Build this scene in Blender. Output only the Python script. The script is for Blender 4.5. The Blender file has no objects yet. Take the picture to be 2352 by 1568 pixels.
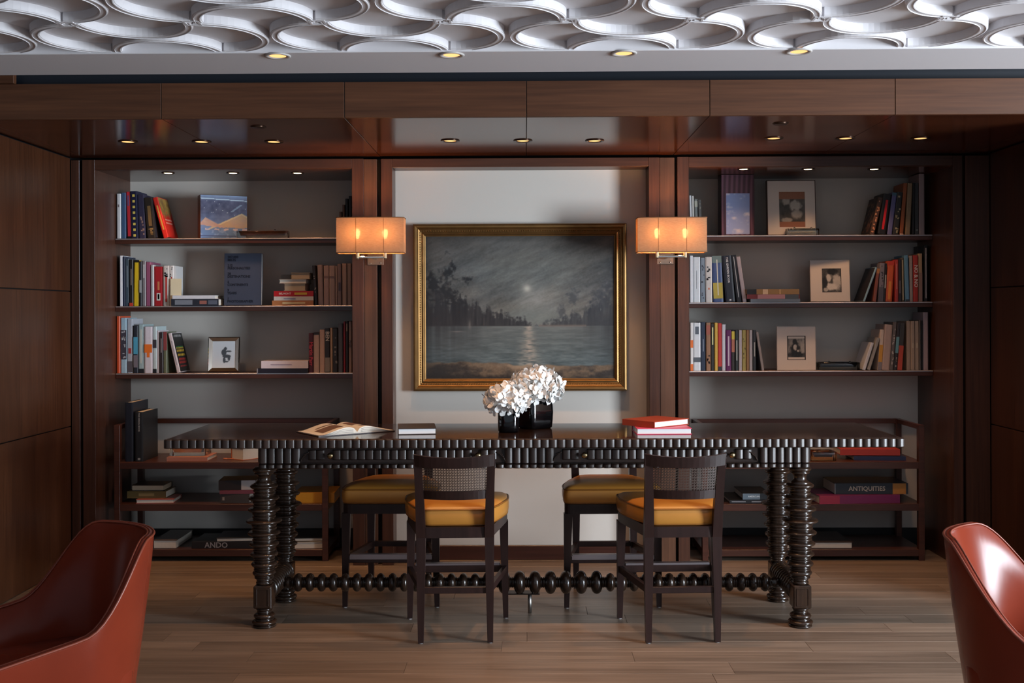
import bpy, bmesh, math, random
import numpy as np
from mathutils import Vector, Matrix
random.seed(7); np.random.seed(7)
SC = bpy.context.scene
C = bpy.context.collection
PI = math.pi

# ------------------------------------------------------------------ camera
F = 2500.0; HX, HY = 1176.0, 720.0           # focal length and principal point for a 2352x1568 frame
CAM_H = 1.52; YAW = 0.012; ROLL = -0.0036
cam = bpy.data.cameras.new('camera'); camo = bpy.data.objects.new('camera', cam); C.objects.link(camo)
cam.sensor_width = 36.0; cam.lens = 36.0 * F / 2352.0
cam.shift_y = -(784.0 - HY) / 2352.0
cam.clip_start = 0.05
RC = Matrix.Rotation(YAW, 3, 'Z') @ Matrix.Rotation(PI / 2, 3, 'X') @ Matrix.Rotation(ROLL, 3, 'Z')
camo.matrix_world = Matrix.Translation((0, 0, CAM_H)) @ RC.to_4x4()
SC.camera = camo

# ------------------------------------------------------------------ world, daylight, exposure
w = bpy.data.worlds.new('world'); SC.world = w; w.use_nodes = True
wb = w.node_tree.nodes['Background']
wb.inputs[0].default_value = (0.72, 0.84, 1.0, 1); wb.inputs[1].default_value = 0.42

def area_light(name, loc, target, sx, sy, power, col):
    l = bpy.data.lights.new(name, 'AREA'); l.shape = 'RECTANGLE'; l.size = sx; l.size_y = sy
    l.energy = power; l.color = col
    o = bpy.data.objects.new(name, l); C.objects.link(o)
    o.location = loc
    o.rotation_euler = (Vector(target) - Vector(loc)).to_track_quat('-Z', 'Y').to_euler()
    return o
# tall window in the side wall of the front room: cool daylight
WIN = area_light('window_daylight', (6.75, 1.55, 1.22), (-0.4, 6.4, 1.2), 1.5, 2.05, 880, (0.80, 0.90, 1.0))

SC.view_settings.view_transform = 'Standard'; SC.view_settings.look = 'None'
SC.view_settings.gamma = 1.0; SC.view_settings.use_curve_mapping = False
SC.view_settings.exposure = 0.0
WARM = (1.0, 0.52, 0.24)
SPOT_SOFFIT = 26; SPOT_FRONT = 50; SPOT_NICHE = 9; BULB_STRENGTH = 420

# ------------------------------------------------------------------ geometry helpers
CO = Vector((0, 0, CAM_H))
def ray(px, py):
    return RC @ Vector(((px - HX) / F, (HY - py) / F, -1.0))
def at(px, py, Y):                       # world (X, Z) seen at a pixel on the plane y = Y
    d = ray(px, py); t = Y / d.y
    return d.x * t, CAM_H + d.z * t
def ax(px, Y, py=720): return at(px, py, Y)[0]
def az(py, Y, px=1176): return at(px, py, Y)[1]
def atz(px, py, Z):                      # world (X, Y) on the level z = Z
    d = ray(px, py); t = (Z - CAM_H) / d.z
    return d.x * t, d.y * t

def mesh(name, verts, faces, smooth=False):
    m = bpy.data.meshes.new(name); m.from_pydata([tuple(v) for v in verts], [], [tuple(f) for f in faces]); m.update()
    bm = bmesh.new(); bm.from_mesh(m); bmesh.ops.recalc_face_normals(bm, faces=bm.faces[:]); bm.to_mesh(m); bm.free()
    if smooth: m.polygons.foreach_set('use_smooth', [True] * len(m.polygons))
    return m
_bc = {}
def box_mesh(sx, sy, sz, bev=0.0, seg=1):
    k = (round(sx, 4), round(sy, 4), round(sz, 4), round(bev, 4), seg)
    if k in _bc: return _bc[k]
    bm = bmesh.new(); bmesh.ops.create_cube(bm, size=1.0)
    bmesh.ops.scale(bm, vec=(sx, sy, sz), verts=bm.verts[:])
    if bev > 0: bmesh.ops.bevel(bm, geom=bm.edges[:], offset=min(bev, .45 * min(sx, sy, sz)), segments=seg, affect='EDGES', profile=.5)
    m = bpy.data.meshes.new('board'); bm.to_mesh(m); bm.free(); _bc[k] = m
    return m
def _mat_slot(o, m):
    if not o.material_slots and o.data is not None and len(o.data.materials) == 0: o.data.materials.append(None)
    if o.data is not None:
        o.material_slots[0].link = 'OBJECT'; o.material_slots[0].material = m
def ob(name, me, mat, parent=None, loc=(0, 0, 0), rot=(0, 0, 0), scale=None):
    o = bpy.data.objects.new(name, me); C.objects.link(o)
    if mat is not None: _mat_slot(o, mat)
    o.location = loc; o.rotation_euler = rot
    if scale: o.scale = scale
    if parent: o.parent = parent
    return o
def thing(name, label, cat, loc=(0, 0, 0), rotz=0, group=None, kind=None):
    o = bpy.data.objects.new(name, None); C.objects.link(o); o.empty_display_size = .1
    o.location = loc; o.rotation_euler = (0, 0, rotz)
    return tag(o, label, cat, group, kind)
def tag(o, label, cat, group=None, kind=None):
    o['label'] = label; o['category'] = cat
    if group: o['group'] = group
    if kind: o['kind'] = kind
    return o
def wbox(name, x0, x1, y0, y1, z0, z1, mat, parent=None, bev=0.0, seg=1):
    """box given in world coordinates; parents made this way are only translated"""
    c = Vector(((x0 + x1) / 2, (y0 + y1) / 2, (z0 + z1) / 2))
    if parent: c = c - parent.location
    return ob(name, box_mesh(abs(x1 - x0), abs(y1 - y0), abs(z1 - z0), bev, seg), mat, parent, c)
def lathe_mesh(name, prof, seg=24, axis='Z'):
    vs = []; fs = []; n = len(prof)
    for (r, z) in prof:
        for k in range(seg):
            a = 2 * PI * k / seg; p = (r * math.cos(a), r * math.sin(a), z)
            if axis == 'X': p = (p[2], p[0], p[1])
            if axis == 'Y': p = (p[1], p[2], p[0])
            vs.append(p)
    for i in range(n - 1):
        for k in range(seg):
            k2 = (k + 1) % seg; fs.append((i * seg + k, i * seg + k2, (i + 1) * seg + k2, (i + 1) * seg + k))
    fs.append(tuple(range(seg))[::-1]); fs.append(tuple((n - 1) * seg + k for k in range(seg)))
    return mesh(name, vs, fs, True)
def tube_mesh(name, pts, r, seg=8, closed=False):
    pts = [Vector(p) for p in pts]; n = len(pts); vs = []; fs = []
    for i, p in enumerate(pts):
        a = pts[(i - 1) % n] if (closed or i > 0) else p; b = pts[(i + 1) % n] if (closed or i < n - 1) else p
        t = (b - a).normalized(); up = Vector((0, 0, 1)) if abs(t.z) < .95 else Vector((1, 0, 0))
        s = t.cross(up).normalized(); u = s.cross(t)
        for k in range(seg):
            an = 2 * PI * k / seg; vs.append(p + s * (r * math.cos(an)) + u * (r * math.sin(an)))
    m = n if closed else n - 1
    for i in range(m):
        j = (i + 1) % n
        for k in range(seg):
            k2 = (k + 1) % seg; fs.append((i * seg + k, i * seg + k2, j * seg + k2, j * seg + k))
    if not closed: fs.append(tuple(range(seg))); fs.append(tuple((n - 1) * seg + k for k in range(seg)))
    return mesh(name, vs, fs, True)
def loft_mesh(name, loops, cap0=True, cap1=True, smooth=True):
    n = len(loops[0]); vs = [p for l in loops for p in l]; fs = []
    for i in range(len(loops) - 1):
        for k in range(n):
            k2 = (k + 1) % n; fs.append((i * n + k, i * n + k2, (i + 1) * n + k2, (i + 1) * n + k))
    if cap0: fs.append(tuple(range(n)))
    if cap1: fs.append(tuple((len(loops) - 1) * n + k for k in range(n)))
    return mesh(name, vs, fs, smooth)
def rounded_poly(pts, r, seg=5):
    out = []; n = len(pts)
    for i in range(n):
        p = Vector(pts[i]); a = (Vector(pts[i - 1]) - p).normalized(); b = (Vector(pts[(i + 1) % n]) - p).normalized()
        p0 = p + a * r; p1 = p + b * r
        for k in range(seg + 1):
            t = k / seg; out.append((1 - t) ** 2 * p0 + 2 * t * (1 - t) * p + t * t * p1)
    return out
def prism_mesh(name, poly, z0, z1, smooth=False):
    return loft_mesh(name, [[(p[0], p[1], z0) for p in poly], [(p[0], p[1], z1) for p in poly]], smooth=smooth)
_tc = {}
def text_mesh(s, size=1.0, align='CENTER', bold=0.0):
    k = (s, size, align, bold)
    if k in _tc: return _tc[k]
    cu = bpy.data.curves.new('txt', 'FONT'); cu.body = s; cu.size = size; cu.align_x = align; cu.align_y = 'CENTER'
    cu.offset = bold; cu.resolution_u = 2
    o = bpy.data.objects.new('txt', cu); C.objects.link(o)
    dg = bpy.context.evaluated_depsgraph_get(); me = bpy.data.meshes.new_from_object(o.evaluated_get(dg))
    bpy.data.objects.remove(o); bpy.data.curves.remove(cu); me.materials.clear(); _tc[k] = me
    return me

# ------------------------------------------------------------------ materials
MATS = {}
def s2l(c):
    return tuple((x / 12.92 if x <= .04045 else ((x + .055) / 1.055) ** 2.4) for x in [v / 255.0 for v in c])
def pbsdf(name):
    m = bpy.data.materials.new(name); m.use_nodes = True
    return m, m.node_tree, m.node_tree.nodes['Principled BSDF']
def plain(name, rgb, rough=.5, metal=0, spec=.5, coat=0, vary=0.0, vscale=30, bump=0.0):
    """rgb in sRGB 0-255"""
    if name in MATS: return MATS[name]
    m, nt, b = pbsdf(name); c = s2l(rgb) + (1,)
    b.inputs['Base Color'].default_value = c; b.inputs['Roughness'].default_value = rough
    b.inputs['Metallic'].default_value = metal; b.inputs['Specular IOR Level'].default_value = spec
    b.inputs['Coat Weight'].default_value = coat
    if vary > 0 or bump > 0:
        tc = nt.nodes.new('ShaderNodeTexCoord'); n = nt.nodes.new('ShaderNodeTexNoise'); n.inputs['Scale'].default_value = vscale
        n.inputs['Detail'].default_value = 5
        nt.links.new(tc.outputs['Object'], n.inputs['Vector'])
        if vary > 0:
            mx = nt.nodes.new('ShaderNodeMix'); mx.data_type = 'RGBA'
            mx.inputs[6].default_value = tuple(x * (1 - vary) for x in c[:3]) + (1,); mx.inputs[7].default_value = tuple(min(1, x * (1 + vary)) for x in c[:3]) + (1,)
            nt.links.new(n.outputs['Fac'], mx.inputs[0]); nt.links.new(mx.outputs[2], b.inputs['Base Color'])
        if bump > 0:
            bp = nt.nodes.new('ShaderNodeBump'); bp.inputs['Strength'].default_value = bump; bp.inputs['Distance'].default_value = .003
            nt.links.new(n.outputs['Fac'], bp.inputs['Height']); nt.links.new(bp.outputs['Normal'], b.inputs['Normal'])
    MATS[name] = m; return m
def wood(name, dark, light, axis=0, rough=.3, fine=70, bump=.12, spec=.5, tone=.0, coat=0.0):
    if name in MATS: return MATS[name]
    m, nt, b = pbsdf(name); L = nt.links; N = nt.nodes.new
    tc = N('ShaderNodeTexCoord'); oi = N('ShaderNodeObjectInfo'); ad = N('ShaderNodeVectorMath'); ad.operation = 'ADD'
    sc = N('ShaderNodeVectorMath'); sc.operation = 'SCALE'; sc.inputs['Scale'].default_value = 37.0
    cb = N('ShaderNodeCombineXYZ'); L.new(oi.outputs['Random'], cb.inputs[0]); L.new(oi.outputs['Random'], cb.inputs[1]); L.new(oi.outputs['Random'], cb.inputs[2])
    L.new(cb.outputs[0], sc.inputs[0]); L.new(tc.outputs['Object'], ad.inputs[0]); L.new(sc.outputs[0], ad.inputs[1])
    mp = N('ShaderNodeMapping'); v = [fine, fine, fine]; v[axis] = fine * .035; mp.inputs['Scale'].default_value = v
    L.new(ad.outputs[0], mp.inputs['Vector'])
    n1 = N('ShaderNodeTexNoise'); n1.inputs['Scale'].default_value = 1.0; n1.inputs['Detail'].default_value = 6; n1.inputs['Distortion'].default_value = .35
    L.new(mp.outputs[0], n1.inputs['Vector'])
    mp2 = N('ShaderNodeMapping'); v = [9, 9, 9]; v[axis] = .9; mp2.inputs['Scale'].default_value = v; L.new(ad.outputs[0], mp2.inputs['Vector'])
    n2 = N('ShaderNodeTexNoise'); n2.inputs['Scale'].default_value = 1.0; n2.inputs['Detail'].default_value = 3; L.new(mp2.outputs[0], n2.inputs['Vector'])
    av = N('ShaderNodeMath'); av.operation = 'MULTIPLY_ADD'; av.inputs[1].default_value = .55; L.new(n1.outputs['Fac'], av.inputs[0])
    a2 = N('ShaderNodeMath'); a2.operation = 'MULTIPLY'; a2.inputs[1].default_value = .45; L.new(n2.outputs['Fac'], a2.inputs[0]); L.new(a2.outputs[0], av.inputs[2])
    rp = N('ShaderNodeValToRGB'); rp.color_ramp.elements[0].position = .32; rp.color_ramp.elements[1].position = .68
    rp.color_ramp.elements[0].color = s2l(dark) + (1,); rp.color_ramp.elements[1].color = s2l(light) + (1,)
    L.new(av.outputs[0], rp.inputs[0])
    last = rp.outputs[0]
    if tone > 0:
        hs = N('ShaderNodeHueSaturation'); ma = N('ShaderNodeMath'); ma.operation = 'MULTIPLY_ADD'; ma.inputs[1].default_value = tone * 2; ma.inputs[2].default_value = 1 - tone
        L.new(oi.outputs['Random'], ma.inputs[0]); L.new(ma.outputs[0], hs.inputs['Value']); L.new(last, hs.inputs['Color']); last = hs.outputs[0]
    L.new(last, b.inputs['Base Color'])
    b.inputs['Roughness'].default_value = rough; b.inputs['Specular IOR Level'].default_value = spec
    if coat: b.inputs['Coat Weight'].default_value = coat; b.inputs['Coat Roughness'].default_value = .08
    bp = N('ShaderNodeBump'); bp.inputs['Strength'].default_value = bump; bp.inputs['Distance'].default_value = .002
    L.new(n1.outputs['Fac'], bp.inputs['Height']); L.new(bp.outputs['Normal'], b.inputs['Normal'])
    MATS[name] = m; return m
def emit(name, col, strength):
    if name in MATS: return MATS[name]
    m, nt, b = pbsdf(name); b.inputs['Base Color'].default_value = (.02, .02, .02, 1)
    b.inputs['Emission Color'].default_value = tuple(col) + (1,); b.inputs['Emission Strength'].default_value = strength
    MATS[name] = m; return m
def glass(name, rgb=(245, 250, 248), rough=.02):
    if name in MATS: return MATS[name]
    m, nt, b = pbsdf(name); b.inputs['Base Color'].default_value = s2l(rgb) + (1,)
    b.inputs['Transmission Weight'].default_value = 1.0; b.inputs['Roughness'].default_value = rough; b.inputs['IOR'].default_value = 1.47
    MATS[name] = m; return m
def printed(name='printed_colours', rough=.45, spec=.4):
    if name in MATS: return MATS[name]
    m, nt, b = pbsdf(name); a = nt.nodes.new('ShaderNodeVertexColor'); a.layer_name = 'Col'
    nt.links.new(a.outputs['Color'], b.inputs['Base Color']); b.inputs['Roughness'].default_value = rough; b.inputs['Specular IOR Level'].default_value = spec
    MATS[name] = m; return m
def paint_grid(name, W, H, nx, ny, fn):
    """flat print: grid in the XZ plane facing -Y, colours from fn(u, v) -> (.., 3) sRGB 0-255"""
    u, v = np.meshgrid(np.linspace(0, 1, nx + 1), np.linspace(0, 1, ny + 1))
    vs = np.stack([(u.ravel() - .5) * W, np.zeros(u.size), v.ravel() * H], 1)
    i = np.arange(ny)[:, None] * (nx + 1) + np.arange(nx)[None, :]; i = i.ravel()
    fs = np.stack([i, i + 1, i + nx + 2, i + nx + 1], 1)
    m = bpy.data.meshes.new(name); m.from_pydata(vs.tolist(), [], fs.tolist()); m.update()
    col = np.clip(fn(u, v), 0, 255) / 255.0; lin = np.where(col <= .04045, col / 12.92, ((col + .055) / 1.055) ** 2.4)
    rgba = np.concatenate([lin.reshape(-1, 3), np.ones((u.size, 1))], 1).astype(np.float32)
    at_ = m.color_attributes.new('Col', 'FLOAT_COLOR', 'POINT'); at_.data.foreach_set('color', rgba.ravel())
    return m
def vnoise(u, v, fx, fy, seed=0):
    rng = np.random.RandomState(seed); g = rng.rand(64, 64)
    x = u * fx; y = v * fy; xi = np.floor(x).astype(int); yi = np.floor(y).astype(int); fx_ = x - xi; fy_ = y - yi
    fx_ = fx_ * fx_ * (3 - 2 * fx_); fy_ = fy_ * fy_ * (3 - 2 * fy_)
    G = lambda a, b: g[a % 64, b % 64]
    return (G(xi, yi) * (1 - fx_) + G(xi + 1, yi) * fx_) * (1 - fy_) + (G(xi, yi + 1) * (1 - fx_) + G(xi + 1, yi + 1) * fx_) * fy_
def fbm(u, v, fx, fy, seed=0, oct=4):
    s = 0; a = .5; t = 0
    for k in range(oct): s = s + a * vnoise(u, v, fx * 2 ** k, fy * 2 ** k, seed + k); t += a; a *= .5
    return s / t
def mixc(a, b, t):
    t = np.clip(t, 0, 1)[..., None]; return np.asarray(a, float) * (1 - t) + np.asarray(b, float) * t

W_X = wood('walnut_along', (54, 31, 22), (82, 50, 36), 0, .32)
W_Z = wood('walnut_upright', (54, 31, 22), (82, 50, 36), 2, .32)
W_COL = wood('walnut_column', (66, 42, 29), (96, 64, 46), 2, .34)
W_Y = wood('walnut_deep', (58, 30, 19), (92, 52, 33), 1, .30)
W_FASCIA = wood('walnut_fascia', (64, 37, 22), (92, 57, 36), 0, .45, spec=.35)
W_SOFFIT = wood('walnut_soffit', (58, 28, 16), (88, 46, 28), 0, .16, bump=.04)
W_PANEL = wood('walnut_wall_panel', (56, 30, 17), (82, 48, 29), 2, .30)
W_CON = wood('walnut_console', (52, 27, 19), (80, 44, 32), 0, .32)
W_DARK = wood('dark_turned_oak', (26, 18, 14), (52, 36, 26), 2, .22, spec=.6)
W_TOP = wood('dark_table_top', (26, 17, 13), (54, 36, 27), 0, .10, fine=60, bump=.05, spec=.6)
W_STOOL = wood('espresso_stool_wood', (28, 16, 14), (45, 27, 24), 2, .36, spec=.38)
W_FLOOR = wood('grey_oak_plank', (100, 86, 74), (146, 128, 112), 0, .36, fine=55, tone=.15)
BLACK = plain('shadow_gap_black', (14, 14, 16), .6)
PAINT = plain('greige_wall_paint', (196, 190, 182), .7, spec=.3)
CEIL = plain('ceiling_white', (214, 212, 215), .6, spec=.3)
BASEB = wood('baseboard_wood', (48, 24, 18), (70, 38, 29), 0, .3)

# ================================================================== THE SETTING
YN = 6.58          # front plane of the joinery wall
YB = 7.18          # back of the bookcase niches
YC = 6.74          # recessed centre wall
YF = 5.30          # face of the dropped beam
ZS = 2.478         # soffit height
ZF = 2.652         # top of the fascia
XL, XR = -2.76, 2.80
ZCEIL = 2.674

# floor of oak planks
fl = wbox('floor', -5.2, 7.2, -2.2, 7.3, -.12, -.022, plain('subfloor', (96, 80, 68), .6)); tag(fl, 'grey-brown oak plank floor under table and stools', 'floor', kind='structure')
wbox('floor_boards_beyond', -5.2, 7.2, -2.2, 2.5, -.022, -.0002, W_FLOOR, fl)
rr = random.Random(3); y = 2.5; PW = .15
while y < 6.9:
    x = -5.2 + rr.uniform(-1.2, 0) if y < 5.2 else XL - .05 - rr.uniform(0, 1.0)
    xe = 6.9 if y < 5.2 else XR + .02
    while x < xe:
        l = rr.choice([1.4, 1.7, 2.0, 2.3])
        x0 = max(x, -5.2 if y < 5.2 else XL - .02); x1 = min(x + l, xe)
        if x1 - x0 > .05:
            p = wbox('plank', x0 + .0006, x1 - .0006, y + .0006, y + PW - .0006, -.022, rr.uniform(-.0006, 0), W_FLOOR, fl, .0008)
        x += l
    y += PW

# centre wall, niche back walls
wbw = wbox('wall_back', -.95, .95, YC, YC + .06, 0, 2.46, PAINT); tag(wbw, 'pale plaster wall panel behind the gilt-framed painting', 'wall', kind='structure')
bb = wbox('baseboard_back', ax(905, YC) - .01, ax(1487, YC) + .02, YC - .018, YC, 0, az(1251, YC), BASEB, None, .003); tag(bb, 'dark wood baseboard under the painting wall', 'baseboard', kind='structure')

# joinery wall: frames and columns (trims)
ZT = 2.462
tr = thing('trim_1', 'dark walnut pier and frame carrying the sconce with the grey-lit panel edge', 'trim', (0, YN, 0), kind='structure')
tr['label'] = 'walnut pier between the bookcase of travel books and the painting wall'
tr2 = thing('trim_2', 'walnut pier between the painting wall and the bookcase of matted photographs', 'trim', (0, YN, 0), kind='structure')
# px positions of the vertical members on plane YN
for (t, cols) in ((tr, ((836, 866, 'column', .012), (876, 902, 'frame_stile', 0.))), (tr2, ((1517, 1551, 'column', .012), (1491, 1516, 'frame_stile', 0.)))):
    for (a, b, nm, dy) in cols:
        wbox(nm, ax(a, YN), ax(b, YN), YN + dy, YC + .02, 0, ZT - .002, W_COL if nm == 'column' else W_Z, t, .002)
wbox('groove_back', ax(862, YN), ax(880, YN), YN + .06, YN + .08, 0, ZT, BLACK, tr)
wbox('groove_back', ax(1512, YN), ax(1562, YN), YN + .06, YN + .08, 0, ZT, BLACK, tr2)
wbox('frame_rail', ax(902, YN), ax(1491, YN), YN, YC + .02, az(383, YN), ZT - .002, W_X, tr, .002)

# side walls in stacked walnut panels
for (nm, x, s, lb) in (('wall_left', XL, -1, 'walnut-panelled side wall next to the travel-book bookcase'), ('wall_right', XR, 1, 'walnut-panelled side wall next to the matted-photograph bookcase')):
    wl = wbox(nm, min(x + s * .02, x + s * .1), max(x + s * .02, x + s * .1), YF - .02, YB + .06, 0, 2.7, BLACK); tag(wl, lb, 'wall', kind='structure')
    zs = [0.0, .845, 1.665, ZS - .004]
    for i in range(3):
        for (ya, yb) in ((YF - .02, YN),):
            wbox('panel', min(x, x + s * .02), max(x, x + s * .02), ya + .002, yb - .002, zs[i] + .003, zs[i + 1] - .003, W_PANEL, wl, .0015)
    # narrow strip between the side wall and the bookcase frame
    e = ax(189, YN) if s < 0 else ax(2212, YN)
    wbox('filler_strip', min(x, e - s * -.02), max(x, e - s * -.02), YN + .01, YN + .05, 0, ZT, W_Z, wl, .001)
    wbox('strip_gap', min(x, e) , max(x, e), YN + .05, YN + .07, 0, ZT, BLACK, wl)

# dropped beam: fascia panels and soffit panels
bm_ = thing('trim_3', 'dropped walnut beam of jointed panels above the table', 'beam', (0, YF, ZS), kind='structure')
seams = [-5.2] + [ax(p, YF) for p in (-46, 372, 793, 1211, 1632, 2058, 2482)] + [5.2]
for i in range(len(seams) - 1):
    a, b = seams[i] + .0016, seams[i + 1] - .0016
    wbox('fascia_panel', a, b, YF, YF + .02, ZS, ZF, W_FASCIA, bm_, .001)
    a2, b2 = max(a, XL), min(b, XR)
    if b2 - a2 > .05:
        wbox('soffit_panel', a2, b2, YF + .0215, YN + .03, ZS, ZS + .02, W_SOFFIT, bm_, .001)
wbox('beam_core', -5.2, 5.2, YF + .021, YN + .3, ZS + .021, ZF - .004, BLACK, bm_)
wbox('upper_return', -5.2, ax(33, YF - .01), YF - .012, YF + .02, ZF + .002, ZF + .075, W_FASCIA, bm_, .001)
wg = wbox('wall_upper', -5.2, 5.2, YF + .06, YF + .12, ZF - .003, 3.0, plain('dark_slot', (22, 26, 33), .4)); tag(wg, 'dark recessed slot between ceiling border and walnut beam', 'wall', kind='structure')

# ceiling with interlaced ring mouldings
YE = 4.79
ce = wbox('ceiling', -5.2, 7.2, -2.2, YE + .1, ZCEIL + .044, ZCEIL + .16, CEIL); tag(ce, 'off-white ceiling with interlaced curved plaster mouldings', 'ceiling', kind='structure')
bd = wbox('ceiling_border', -5.2, 5.2, YE, 5.205, ZCEIL, ZCEIL + .1, CEIL, None, .003); tag(bd, 'plain grey-white ceiling border strip with small downlights', 'ceiling', kind='structure')
A = .5; R0 = .224; NX0 = ax(441, 4.32, 52); NY0 = 4.325
def arc_mesh():
    # half ring, bulging towards +Y; stepped rib section (raised middle, two lips)
    sec = [(-.020, .042), (-.019, .005), (-.016, .004), (-.015, .001), (-.011, .0), (-.010, .003), (.010, .003), (.011, .0), (.015, .001), (.016, .004), (.019, .005), (.020, .042)]
    vs = []; fs = []; n = 28; m = len(sec); tr_ = 0.0
    for i in range(n + 1):
        a = tr_ + (PI - 2 * tr_) * i / n
        for (dr, dz) in sec: vs.append(((R0 + dr) * math.cos(a), (R0 + dr) * math.sin(a), dz))
    for i in range(n):
        for k in range(m - 1): fs.append((i * m + k, i * m + k + 1, (i + 1) * m + k + 1, (i + 1) * m + k))
    fs.append(tuple(range(m))); fs.append(tuple(n * m + k for k in range(m)))
    me = mesh('moulding_arc', vs, fs); return me
AM = arc_mesh()
def node_mesh():
    vs = []; fs = []
    for (a, z) in ((.033, .042), (.033, .0), (.024, .0), (.020, .012)):
        vs += [(-a, -a, z), (a, -a, z), (a, a, z), (-a, a, z)]
    for i in range(3):
        for k in range(4): fs.append((i * 4 + k, i * 4 + (k + 1) % 4, (i + 1) * 4 + (k + 1) % 4, (i + 1) * 4 + k))
    fs.append((12, 13, 14, 15)); return mesh('moulding_boss', vs, fs)
NM = node_mesh(); ZR = ZCEIL + .006
for j in range(-4, 2):
    for i in range(-6, 10):
        x = NX0 + i * A; y = NY0 + j * A
        if abs(x) > 4.4: continue
        P = lambda xx, yy: Vector((xx, yy, ZR)) - ce.location
        if y < YE - .03: ob('moulding_boss', NM, CEIL, ce, P(x, y))
        up = (i + j) % 2 == 0          # horizontal edge bulges towards the viewer
        if y < YE + .3 and (y < YE or up): ob('moulding_arc', AM, CEIL, ce, P(x + A / 2, y), (0, 0, PI if up else 0))
        if j < 1: ob('moulding_arc', AM, CEIL, ce, P(x, y + A / 2), (0, 0, -PI / 2 if up else PI / 2))

# front room side walls (the window that lights the table is in the one next to it)
FW = plain('front_room_wall', (120, 96, 76), .6)
a = wbox('wall_front_a', 7.0, 7.1, -2.2, .6, 0, 2.74, FW); tag(a, 'front room wall beside the tall window', 'wall', kind='structure')
b = wbox('wall_front_b', 7.0, 7.1, 2.6, 7.3, 0, 2.74, FW); tag(b, 'front room wall between the tall window and the walnut beam', 'wall', kind='structure')
c = wbox('wall_front_c', -5.3, -5.2, -2.2, 7.3, 0, 2.74, W_PANEL); tag(c, 'walnut front room wall facing the tall window', 'wall', kind='structure')
for (nm, xa, xb) in (('wall_return_a', -5.2, XL - .1), ('wall_return_b', XR + .1, 7.0)):
    o = wbox(nm, xa, xb, YF + .021, YF + .06, 0, ZF, W_PANEL); tag(o, 'walnut return wall under the beam end, %s' % ('travel-book side' if 'a' in nm[-1] else 'photograph side'), 'wall', kind='structure')

wc_ = wbox('light_block_rear', -5.3, 5.3, YB + .05, YB + .12, -.1, 3.0, BLACK); tag(wc_, 'unseen black light-blocking sheet added behind the bookcase niches', 'wall', kind='structure')  # added unseen sheet, keeps sky light from leaking through the joinery gaps
# bookcases -----------------------------------------------------------
SH_Y0 = 6.91; LIP = plain('satin_metal_lip', (206, 206, 210), .42, .85)
def bookcase(lab, xa, xb, xfa, xfb, shelves_py, pxm, heady):
    """xa..xb inner opening px on plane YN, xfa..xfb outer frame px"""
    X0, X1, F0, F1 = ax(xa, YN), ax(xb, YN), ax(xfa, YN), ax(xfb, YN)
    t = thing('bookcase', lab, 'bookcase', ((X0 + X1) / 2, YN, 0))
    zh = az(heady, YN, pxm)
    wbox('frame_stile', F0, X0, YN, YN + .045, 0, ZT, W_Z, t, .0006); wbox('frame_stile', X1, F1, YN, YN + .045, 0, ZT, W_Z, t, .002)
    wbox('frame_rail', X0, X1, YN, YN + .045, zh, ZT, W_X, t, .002)
    wbox('side_panel', X0 - .02, X0, YN + .045, YB, 0, zh + .02, W_Z, t); wbox('side_panel', X1, X1 + .02, YN + .045, YB, 0, zh + .02, W_Z, t)
    wbox('top_panel', X0, X1, YN + .045, YB, zh, zh + .02, W_SOFFIT, t)
    wbox('back_panel', X0 - .02, X1 + .02, YB, YB + .02, 0, zh + .02, PAINT, t)
    wbox('plinth', X0, X1, YB - .015, YB, 0, az(1212, YB), BLACK, t)
    zz = []
    for py in shelves_py:
        z = az(py, SH_Y0, pxm); zz.append(z)
        s_ = wbox('shelf', X0 + .001, X1 - .001, SH_Y0, YB - .001, z - .034, z, W_CON, t, .0015)
        ob('shelf_lip', box_mesh(X1 - X0 - .004, .004, .007, .0015), LIP, s_, (0, -(YB - SH_Y0) / 2 - .001, .0125))
    return X0, X1, zz, zh
LX0, LX1, LZ, LZH = bookcase('built-in walnut bookcase niche with the dark blue book of destinations', 218, 809, 190, 836, (546.5, 702, 856.5), 530, 388)
RX0, RX1, RZ, RZH = bookcase('built-in walnut bookcase niche with three white-matted photographs', 1583, 2190, 1557, 2212, (539.5, 693.5, 851), 1860, 382)

# ================================================================== TABLE
TZ = .925; TY0, TY1 = 5.17, 5.92
TX0, TX1 = ax(375, TY0, 1015), ax(2079, TY0, 1015)
FX0, FX1 = ax(593, TY0 + .07, 1050), ax(1861, TY0 + .07, 1050)      # frieze
LXL, LXR = ax(607, 5.30, 1300), ax(1838, 5.30, 1300)
LY0, LY1 = 5.30, 5.77
tb = thing('library_table', 'long dark turned-leg library table with rippled edge and drawers', 'table', ((TX0 + TX1) / 2, 5.5, 0))
tl = tb.location
def tpart(nm, x0, x1, y0, y1, z0, z1, mat=W_TOP, bev=.002, par=None):
    p = par or tb
    c = Vector(((x0 + x1) / 2, (y0 + y1) / 2, (z0 + z1) / 2)) - tl
    if par: c = c - par.location
    return ob(nm, box_mesh(x1 - x0, y1 - y0, z1 - z0, bev), mat, p, c)
top = tpart('table_top', TX0 + .012, TX1 - .012, TY0 + .016, TY1 - .016, TZ - .044, TZ, W_TOP, .004)
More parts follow.
